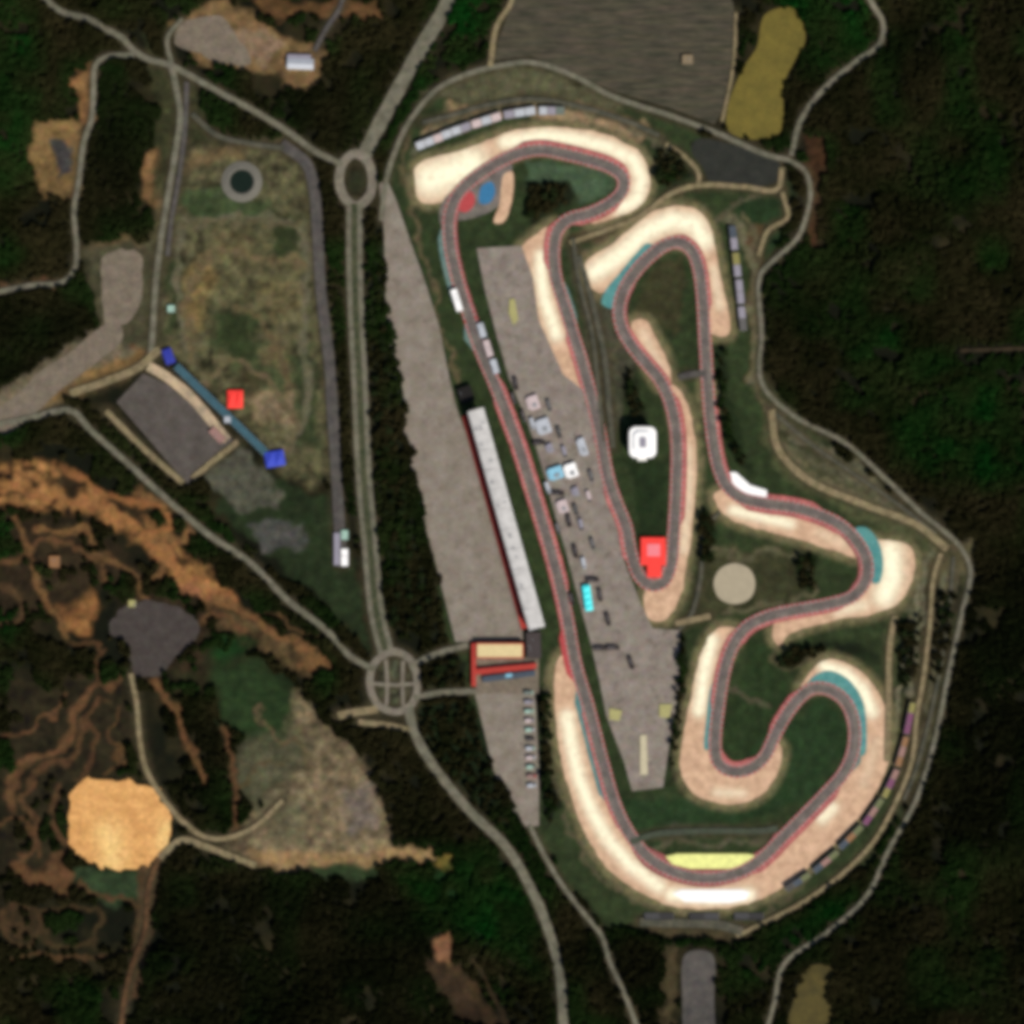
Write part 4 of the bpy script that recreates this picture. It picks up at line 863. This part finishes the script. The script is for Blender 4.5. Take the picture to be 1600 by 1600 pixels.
# ------------------------------------------------------------------ stands
for k, (px, py, ln, rt, st, lb) in enumerate([
   (671,222,44,ang(655,228,690,214),['pale','pale','palepink'],"pale grandstand nearest the top left gravel"),
   (713,205,48,ang(692,213,735,197),['pale','pale','lilac'],"pale grandstand second from the west over the northern bend"),
   (760,189,48,ang(738,196,782,182),['palepink','pale','palepink'],"pinkish grandstand in the middle of the northern row"),
   (812,177,50,ang(790,181,835,174),['lilac','pale','pale'],"lilac grandstand fourth from the west over the northern bend"),
   (862,174,40,ang(845,174,880,174),['pale','lilac','greygreen'],"lilac and green grandstand at the eastern end of the northern row")]):
    grandstand(lb, px, py, ln, 11, 5, rt, st, group='grandstands north of the circuit')
for px, py, ln, a_, b_, st, lb in [
   (1421,1122,50,(1427,1096),(1416,1148),['magenta','magenta','seatyellow'],"magenta and yellow grandstand at the top of the eastern row"),
   (1409,1174,48,(1416,1150),(1402,1198),['orange','pinkseat','orange'],"orange grandstand second in the eastern row"),
   (1391,1224,48,(1402,1200),(1380,1246),['seatyellow','magenta','pinkseat'],"yellow and magenta grandstand third in the eastern row"),
   (1364,1268,48,(1378,1248),(1350,1288),['magenta','pinkseat','olive'],"pink and olive grandstand fourth in the eastern row"),
   (1329,1308,48,(1346,1292),(1312,1326),['seatblue','orange','olive'],"blue and orange grandstand fifth in the eastern row"),
   (1290,1346,48,(1308,1330),(1272,1360),['seatblue','pinkseat','olive'],"blue and pink grandstand sixth in the eastern row"),
   (1246,1378,44,(1264,1366),(1228,1390),['seatdark','seatblue','olive'],"dark blue grandstand at the low end of the eastern row")]:
    grandstand(lb, px, py, ln, 10, 5, ang(*a_, *b_) + math.pi, st, group='coloured grandstands along the south east')
for px, py, st, lb in [(1146,372,['lilac','seatblue'],"blue grey grandstand at the top of the short eastern column"), (1151,414,['lilac','seatyellow'],"lilac and yellow grandstand in the short eastern column"), (1156,456,['lilac','lilac'],"all lilac grandstand in the short eastern column"), (1160,498,['seatgrey','lilac'],"grey grandstand at the foot of the short eastern column")]:
    grandstand(lb, px, py, 38, 11, 5, R(-84) + math.pi, st, group='small grandstands east of the top centre bend')
for px, st, lb in [(1030,['seatdark','seatgrey'],"dark grandstand below the last bend, westernmost of three"), (1100,['seatgrey','seatdark'],"grey grandstand below the last bend, between two others"), (1170,['seatdark','seatgrey'],"dark grandstand below the last bend, easternmost of three")]:
    grandstand(lb, px, 1431, 46, 10, 4, math.pi, st, group='low grandstands south of the last bend')

# ------------------------------------------------------------------ paddock
pr = R(-72)
marquee('marquee', "long cyan marquee among dark lorries in the paddock", 918, 934, 40, 12, 5, pr - R(10), 'cyan', peaks=4)
def unit(label, px, py, sx, sy, h, m1, rot=pr, group='hospitality units in the paddock'):
    t_ = E('hospitality_unit', label, 'hospitality unit', px, py, rot, group)
    b_ = boxes(t_, 'body', [((0,0,h/2+.2),(sx,sy,h))], M[m1], .25)
    each(b_, 'window', [((-sx*.3+sx*.2*k,s*(sy/2+.04),h*.62),(sx*.14,.1,h*.25)) for k in range(4) for s in (-1,1)], M['glass'])
    boxes(t_, 'roof_box', [((sx*.2,0,h+.6),(sx*.3,sy*.4,.7))], M['steel'], .1)
    boxes(t_, 'awning', [((0,-sy/2-1.6,h*.75),(sx*.8,3.0,.12))], M[m1])
    for s in (-1,1): boxes(t_, 'awning_post', [((s*sx*.38,-sy/2-2.9,h*.375),(.12,.12,h*.75))], M['steel'])
    return t_
for a_ in [("pale pink hospitality unit northernmost in the paddock",834,629,22,16,4,'palepink'), ("pale grey hospitality unit below the pink one",850,666,24,19,4,'pale'),
           ("sky blue hospitality unit beside the brightest white one",869,739,19,21,4.5,'skyblue'), ("brightest white hospitality unit in the paddock",893,735,22,17,5,'brightroof'),
           ("slim pale blue hospitality unit on the eastern paddock edge",911,698,28,10,4,'pale'), ("cream hospitality unit south of the bright white one",880,791,20,14,4,'palepink'),
           ("lilac hospitality unit south of the pale grey one",860,700,14,8,4,'lilac'), ("blue grey hospitality unit at the paddock's middle",900,768,14,8,4,'lilac')]:
    unit(*a_)
for a_ in [("black lorry nearest the northern pit garages",806,600,R(-80),'dark'), ("black lorry between the grey and lilac hospitality units",842,692,R(5),'dark'), ("black lorry just above the cream hospitality unit",872,771,R(-5),'dark'),
           ("black lorry alone south of the cream hospitality unit",889,814,R(-80),'dark'), ("black lorry upslope of the cyan marquee",899,862,R(-80),'dark'),
           ("black lorry touching the top of the cyan marquee",926,906,R(0),'dark'), ("black lorry west of the cyan marquee",893,936,R(-75),'dark'), ("charcoal lorry east of the cyan marquee",938,930,R(-82),'darkroof'),
           ("black lorry south east of the cyan marquee",950,968,R(-78),'dark'), ("black lorry on the left of two end to end",938,1013,R(0),'dark'), ("charcoal lorry on the right of two end to end",958,1012,R(-2),'darkroof'), ("black lorry parked last in the southern paddock",986,1036,R(-75),'dark')]:
    truck(*a_, 'dark', L=20, W=6.5, group='dark lorries in the paddock')
for lb, px, py, rt, b1 in [("grey lorry beside the pale pink hospitality unit",858,634,R(-75),'seatgrey'), ("white lorry west of the pale grey hospitality unit",832,662,R(-75),'pale'), ("grey lorry east of the pale grey hospitality unit",874,676,R(-75),'seatdark'), ("lilac lorry east of the lilac hospitality unit",882,706,R(-75),'lilac'),
   ("white lorry below the sky blue hospitality unit",856,762,R(-72),'pale'), ("grey lorry on the eastern paddock edge",924,744,R(-75),'seatgrey'), ("pink lorry east of the blue grey hospitality unit",920,776,R(-75),'palepink'), ("grey lorry beside the cream hospitality unit",900,797,R(-75),'seatdark'),
   ("lilac lorry near the lone black lorry",908,820,R(-78),'lilac'), ("white lorry north of the cyan marquee",912,880,R(-78),'pale'), ("grey lorry on the track side of the paddock",872,826,R(-74),'seatgrey'), ("grey lorry level with the red pavilion",926,850,R(-76),'seatgrey'), ("charcoal lorry just west of the grey and lilac units",818,650,R(-74),'darkroof'), ("charcoal lorry near the northern pit garages",802,622,R(-74),'darkroof')]:
    truck(lb, px, py, rt, b1, 'seatgrey' if b1 != 'pale' else 'pale', L=18, W=6, group='mixed lorries in the paddock')
row = [('greygreen','mint',"green lorry"),('lilac','lilac',"lilac lorry"),('mint','mint',"mint lorry"),('palepink','lilac',"pink lorry"),('mint','pale',"mint lorry with white cab"),('dark','dark',"black lorry"),('pale','mint',"white lorry with mint cab"),('palepink','pale',"pink lorry with white cab"),('mint','greygreen',"mint lorry with green cab"),('pinkseat','seatred',"rose lorry with red cab"),('pale','pale',"all white lorry")]
for k, (a_, b_, lb) in enumerate(row):
    truck(lb + " in the row along the wedge apron", 826 + k*.5, 1082 + 14.5*k, R(3), a_, b_, L=14, W=5.5, group='lorries lined up along the wedge apron')

# round pond with rim
pd = E('pond_wall', "ring shaped grey wall round the dark pond", "pond wall", 378, 284)
bm = bmesh.new()
for k in range(48):
    a0 = 2*math.pi*k/48; a1 = 2*math.pi*(k+1)/48
    pts_ = [[(r*math.cos(a), r*math.sin(a), z) for (r, z) in ((19,0),(19,1.6),(22,1.8),(32,.05))] for a in (a0, a1)]
    vs = [[bm.verts.new(p) for p in q] for q in pts_]
    for j in range(3): bm.faces.new((vs[0][j], vs[0][j+1], vs[1][j+1], vs[1][j]))
bmesh.ops.remove_doubles(bm, verts=bm.verts, dist=.01); bmesh.ops.recalc_face_normals(bm, faces=bm.faces)
link('rim', bm, M['concrete'], pd)
bm = bmesh.new(); bmesh.ops.create_circle(bm, cap_ends=True, segments=48, radius=19.4)
pw = link('pond_water', bm, paint('pond_water', (0.008,0.014,0.008), .08, .1, 6, .5), None); pw.location = (*P(378,284), .55)
tag(pw, "dark green water inside the ring shaped wall", "pond", None, "structure")

# ------------------------------------------------------------------ trees
def crown_mesh(name, seed, rad, hgt_, nleaf, mat, leaf=1.0, flat=.75):
    r = np.random.default_rng(seed); lobes = []
    for k in range(9):
        a = r.uniform(0, 6.283); d = rad * .62 * math.sqrt(r.random()); lobes.append((d*math.cos(a), d*math.sin(a), hgt_ + r.uniform(-.25,.35)*rad*flat, rad*r.uniform(.38,.58)))
    V = []; F = []
    for k in range(nleaf):
        cx_, cy_, cz_, lr = lobes[r.integers(len(lobes))]
        n = r.normal(size=3); n /= np.linalg.norm(n)
        if n[2] < -.5: n[2] *= -1
        c = np.array([cx_, cy_, cz_]) + n * lr * r.uniform(.75, 1.08) * np.array([1, 1, flat])
        nn = n + r.normal(size=3) * .55; nn /= np.linalg.norm(nn)
        u = np.cross(nn, r.normal(size=3)); u /= np.linalg.norm(u); v = np.cross(nn, u)
        s = leaf * r.uniform(.55, 1.1); b_ = len(V)
        V += [tuple(c + s*u), tuple(c + s*.6*v), tuple(c - s*u), tuple(c - s*.6*v)]; F.append((b_, b_+1, b_+2, b_+3))
    me = bpy.data.meshes.new(name); me.from_pydata(V, [], F); me.materials.append(mat); return me
def trunk_mesh(name, seed, rad, h):
    r = random.Random(seed); bm = bmesh.new()
    cyl(bm, (0,0,h/2), .32, h, 'Z', 8, .16)
    for k in range(5):
        a = 6.283*k/5 + r.uniform(-.4,.4); q = bmesh.ops.create_cone(bm, segments=6, radius1=.13, radius2=.05, depth=rad*.8, cap_ends=True)['verts']
        bmesh.ops.translate(bm, vec=(0,0,rad*.4), verts=q)
        bmesh.ops.rotate(bm, cent=(0,0,0), matrix=Matrix.Rotation(a,3,'Z') @ Matrix.Rotation(R(52),3,'Y'), verts=q)
        bmesh.ops.translate(bm, vec=(0,0,h*.72), verts=q)
    me = bpy.data.meshes.new(name); bm.to_mesh(me); bm.free(); me.materials.append(M['bark']); return me

ZONES = [  # outline, spacing, label, group
 ([(590,350),(596,480),(608,600),(628,720),(652,860),(682,985),(612,990),(600,850),(588,700),(580,520),(572,360)], 8.5, "dark rounded tree in the belt between main road and long apron", "trees between the main road and the apron"),
 ([(826,290),(888,288),(885,318),(835,345),(820,340)], 8.5, "dark tree in the clump inside the northern bend", "trees inside the northern bend"),
 ([(1062,992),(1074,992),(1068,1090),(1052,1200),(1046,1200),(1054,1090)], 9, "tree in the narrow dark row east of the southern paddock", "trees east of the southern paddock"),
 ([(846,1080),(862,1080),(862,1170),(872,1260),(856,1290),(846,1260)], 9, "tree in the dark row between wedge apron and gravel", "trees beside the wedge apron"),
 ([(668,1032),(718,1030),(720,1074),(672,1076)], 9, "tree in the square grove west of the entrance building", "trees west of the entrance building"),
 ([(655,1105),(738,1098),(770,1220),(800,1300),(730,1240),(672,1160)], 10.5, "tree in the triangular grove south east of the southern roundabout", "trees by the southern roundabout"),
 ([(1092,800),(1116,800),(1112,880),(1092,870)], 8, "tree in the small grove west of the tan pad", "trees west of the tan pad"),
 ([(1245,868),(1275,870),(1272,925),(1248,925)], 8.5, "tree in the small grove east of the tan pad", "trees east of the tan pad"),
 ([(1218,1030),(1240,1012),(1285,1005),(1290,1018),(1240,1040),(1220,1045)], 8.5, "tree in the dark bank north of the south eastern loop", "trees north of the south eastern loop"),
 ([(1025,225),(1060,240),(1080,270),(1045,295),(1025,290)], 9, "tree in the grove between northern gravel and black pad", "trees beside the black pad"),
 ([(1400,975),(1440,960),(1430,1060),(1404,1080)], 9, "tree in the dark belt east of the straight tan path", "trees east of the tan path"),
 ([(1465,920),(1495,920),(1480,1030),(1455,1070)], 10, "tree in the dark belt inside the eastern perimeter road", "trees inside the eastern perimeter road"),
 ([(1120,560),(1135,540),(1135,640),(1170,730),(1150,720),(1122,660)], 10, "tree on the green bank east of the eastern straight", "trees on the eastern bank"),
 ([(985,655),(975,560),(990,590),(1010,640),(1000,655)], 10, "tree on the grass north of the white pavilion", "trees north of the white pavilion"),
]
crowns = [crown_mesh('crown', 50+k, rd, h, 520, M['leaf2' if k % 2 else 'leaf'], 1.05) for k, (rd, h) in enumerate([(4.4,6.2),(5.0,6.6),(3.8,5.4),(4.7,6.0)])]
trunks = [trunk_mesh('trunk', 70+k, rd, h) for k, (rd, h) in enumerate([(4.4,6.2),(5.0,6.6),(3.8,5.4),(4.7,6.0)])]
rr = random.Random(5); cand = []
for poly, sp, lb, gp in ZONES:
    pl = wpts(poly); pa = np.array(pl); y = pa[:,1].min(); rowi = 0
    while y < pa[:,1].max():
        x = pa[:,0].min() + (sp/2 if rowi % 2 else 0)
        while x < pa[:,0].max():
            q = (x + rr.uniform(-.28,.28)*sp, y + rr.uniform(-.28,.28)*sp)
            if sdf(np.array([q[0]]), np.array([q[1]]), pl)[0] > 1.0: cand.append((q, lb, gp))
            x += sp
        y += sp * .9; rowi += 1
zone_polys = [wpts(z[0]) for z in ZONES]
LIM = 290; main_belt = [c_ for c_ in cand if c_[2].startswith("trees between")]; rest = [c_ for c_ in cand if not c_[2].startswith("trees between")]
rr.shuffle(main_belt); rr.shuffle(rest)
keep = rest[:200]; keep += main_belt[:LIM - len(keep)]
spare = [c_[0] for c_ in rest[200:] + main_belt[max(0, LIM - min(200, len(rest))):]]
for (x, y), lb, gp in keep:
    v = rr.randrange(4); s = rr.uniform(.95, 1.4)
    t_ = bpy.data.objects.new('broadleaf_tree', None); COL.objects.link(t_); t_.location = (x, y, float(hgt(np.array([x]), np.array([y]))[0])); t_.rotation_euler = (0,0,rr.uniform(0,6.28)); t_.scale = (s,s,s*rr.uniform(.85,1.1))
    tag(t_, lb, "tree", gp)
    for nm, me_ in (('trunk', trunks[v]), ('crown', crowns[v])):
        o = bpy.data.objects.new(nm, me_); COL.objects.link(o); o.parent = t_

# far off wood: one mass
OPEN = [CIRCUIT] + [wpts(c_[3]) for c_ in COVER[1:] if sum(c_[0]) > 118] + [wpts(p) for p in ([(775,92),(788,0),(795,-80),(1140,-80),(1155,30),(1146,110),(1124,200),(1050,175),(960,148),(885,115),(830,93)], [(1190,15),(1245,10),(1262,62),(1247,95),(1228,130),(1224,210),(1190,222),(1136,210),(1132,172),(1158,105),(1178,75)], [(1262,1508),(1302,1508),(1292,1640),(1226,1640),(1238,1570)],
   [(185,628),(224,580),(262,596),(380,694),(292,760)], [(-60,690),(30,618),(60,586),(110,552),(150,516),(180,508),(186,532),(140,570),(95,604),(50,642),(-60,700)], [(185,940),(240,930),(285,945),(316,982),(275,1034),(250,1060),(208,1056),(192,1006),(166,990)], [(98,1262),(115,1222),(150,1210),(200,1212),(240,1225),(274,1268),(272,1312),(242,1350),(200,1362),(150,1360),(108,1322)], [(1060,1480),(1120,1480),(1125,1640),(1060,1640)],
   [(574,1000),(660,1000),(660,1130),(574,1130)], [(530,236),(580,236),(584,322),(530,326)], [(330,725),(440,740),(530,770),(570,880),(585,1020),(545,985),(450,900),(330,810)], [(252,556),(285,560),(450,705),(446,740),(410,735),(262,596)], [(235,560),(255,545),(290,600),(375,690),(300,760),(280,750),(170,640),(100,620)], [(118,380),(250,380),(255,560),(160,510)], [(518,800),(556,800),(556,900),(518,900)], [(590,300),(745,300),(860,1300),(740,1100)])]
xs = np.arange(-940, 940, 6.4); X, Y = np.meshgrid(xs, xs); X = X.ravel() + rng.uniform(-2.9, 2.9, X.size); Y = Y.ravel() + rng.uniform(-2.9, 2.9, Y.size)
keepm = np.ones(X.size, bool)
WX = X + (vnoise(X, Y, 22, 1) - .5) * 14; WY = Y + (vnoise(X, Y, 22, 3) - .5) * 14
for pl in OPEN:
    pa = np.array(pl); s = np.where(keepm & (X > pa[:,0].min()-20) & (X < pa[:,0].max()+20) & (Y > pa[:,1].min()-20) & (Y < pa[:,1].max()+20))[0]
    keepm[s[sdf(WX[s], WY[s], pl) > -1.5]] = False
for line, wd in ROADS:
    pa = np.array(line); s = np.where(keepm & (X > pa[:,0].min()-20) & (X < pa[:,0].max()+20) & (Y > pa[:,1].min()-20) & (Y < pa[:,1].max()+20))[0]
    if len(s): keepm[s[pdist(X[s], Y[s], line[::2] + [line[-1]]) < wd/2 + 4.6]] = False
for pl in zone_polys:
    s = np.where(keepm)[0]; keepm[s[sdf(X[s], Y[s], pl) > -2]] = False
gap = vnoise(X, Y, 34, 91) * .6 + vnoise(X, Y, 12, 92) * .4
SCRUB = [wpts(p) for p in ([(-40,690),(110,690),(240,790),(350,900),(420,985),(400,1010),(330,1060),(200,1060),(60,1000),(-40,900)], [(-40,1040),(210,1050),(330,1200),(300,1280),(110,1220),(90,1360),(240,1400),(220,1600),(150,1600),(160,1480),(-40,1480)], [(225,40),(540,-20),(520,140),(430,150),(300,120),(300,230),(240,330),(225,330)])]
for col_, hw, line in STREAKS:
    sp_ = [tuple(p) for p in spline(wpts(line), False, 9)]; keepm &= pdist(WX, WY, sp_) > hw + 3
thin = np.zeros(X.size)
for pl in SCRUB: thin = np.maximum(thin, np.clip(sdf(X, Y, pl) / 30 + .5, 0, 1))
for q in ((86,878,16),(207,943,12),(268,483,12),(368,624,24),(264,557,22),(430,717,24),(470,98,34),(356,656,14),(378,284,38)):
    keepm &= np.hypot(X - P(q[0],q[1])[0], Y - P(q[0],q[1])[1]) > q[2]
keepm &= gap > .27 + .3 * thin
X = np.concatenate([X[keepm], [p[0] for p in spare]]); Y = np.concatenate([Y[keepm], [p[1] for p in spare]])
n = len(X); Z = hgt(X, Y)
me = bpy.data.meshes.new("forest"); me.vertices.add(n); me.vertices.foreach_set("co", np.column_stack([X, Y, Z]).astype(np.float32).ravel())
GREEN = [wpts(p) for p in ([(-60,-60),(40,0),(70,110),(55,200),(60,270),(20,300),(-60,300)], [(690,-60),(790,-60),(770,40),(740,100),(680,130),(640,190),(600,230),(620,150),(665,80)], [(-60,800),(25,810),(40,900),(30,1000),(-60,1000)], [(620,1370),(760,1320),(830,1400),(850,1540),(760,1480),(660,1430)], [(1200,-20),(1370,-20),(1370,70),(1290,120),(1255,110)], [(1320,500),(1420,500),(1420,560),(1330,580)], [(1390,640),(1600,560),(1640,760),(1480,760),(1400,720)], [(1130,1470),(1340,1380),(1330,1440),(1200,1530),(1120,1560)])]
gr = .45 * np.clip((vnoise(X, Y, 55, 45) - .45) * 3, 0, 1)
for pl in GREEN: gr = np.maximum(gr, np.clip(sdf(X, Y, pl) / 40 + .5, 0, 1) * (0.25 + 0.75 * vnoise(X, Y, 30, 44)))
DENSE = [wpts(p) for p in ([(250,1370),(600,1372),(640,1400),(700,1480),(720,1660),(170,1660)], [(145,110),(262,115),(262,200),(225,360),(135,360)], [(1480,900),(1660,860),(1660,1330),(1450,1330),(1500,1080)], [(1370,60),(1460,0),(1480,90),(1400,160)], [(400,140),(560,100),(560,220),(480,230)], [(-40,470),(130,455),(140,520),(30,600),(-40,620)], [(230,1090),(345,1130),(350,1280),(290,1260),(240,1200)], [(850,1470),(1040,1470),(1040,1640),(980,1640),(920,1500)])]
dn = .3 * np.clip((vnoise(X, Y, 90, 47) - .5) * 3, 0, 1)
for pl in DENSE: dn = np.maximum(dn, np.clip(sdf(X, Y, pl) / 40 + .5, 0, 1) * (0.5 + 0.5 * vnoise(X, Y, 40, 48)))
bare = np.clip((vnoise(X, Y, 45, 61) - .35) * 2, 0, 1)
sc = (0.95 + 0.4 * rng.random(n)) * (0.8 + 0.3 * bare)
for nm, arr in (("green", gr), ("dense", dn), ("size", sc), ("turn", rng.uniform(0, 6.28, n))):
    a_ = me.attributes.new(nm, 'FLOAT', 'POINT'); a_.data.foreach_set("value", arr.astype(np.float32))
a_ = me.attributes.new("pick", 'INT', 'POINT'); a_.data.foreach_set("value", rng.integers(0, 6, n).astype(np.int32))
fo = bpy.data.objects.new("forest", me); COL.objects.link(fo)
tag(fo, "dark pine wood surrounding the circuit on every side", "forest", None, "stuff")
pc = bpy.data.collections.new("pine_crowns")
for k, (rd, h) in enumerate([(4.4,6.5),(5.0,7.2),(4.0,5.6),(4.8,6.4),(3.6,5.0),(5.3,7.4)]):
    o = bpy.data.objects.new("pine_crown_%s" % "abcdef"[k], crown_mesh('pine_crown', 200+k, rd, h*.62, 260, M['leaf'], 1.6, .42)); pc.objects.link(o)
ng = bpy.data.node_groups.new("wood", 'GeometryNodeTree')
ng.interface.new_socket("Geometry", in_out='INPUT', socket_type='NodeSocketGeometry'); ng.interface.new_socket("Geometry", in_out='OUTPUT', socket_type='NodeSocketGeometry')
N = ng.nodes.new; Lk = ng.links.new
gi = N('NodeGroupInput'); go = N('NodeGroupOutput'); mp = N('GeometryNodeMeshToPoints'); ip = N('GeometryNodeInstanceOnPoints'); ci = N('GeometryNodeCollectionInfo')
ci.inputs[0].default_value = pc; ci.inputs['Separate Children'].default_value = True; ci.inputs['Reset Children'].default_value = True
ip.inputs['Pick Instance'].default_value = True
def na(nm, ty): q = N('GeometryNodeInputNamedAttribute'); q.data_type = ty; q.inputs[0].default_value = nm; return q.outputs[0]
cx3 = N('ShaderNodeCombineXYZ'); Lk(na("turn", 'FLOAT'), cx3.inputs[2])
Lk(gi.outputs[0], mp.inputs[0]); Lk(mp.outputs[0], ip.inputs['Points']); Lk(ci.outputs[0], ip.inputs['Instance'])
Lk(na("pick", 'INT'), ip.inputs['Instance Index']); Lk(cx3.outputs[0], ip.inputs['Rotation']); Lk(na("size", 'FLOAT'), ip.inputs['Scale']); Lk(ip.outputs[0], go.inputs[0])
md = fo.modifiers.new("wood", 'NODES'); md.node_group = ng
print("trees in wood:", n, "single trees:", len(keep), "candidates:", len(cand))
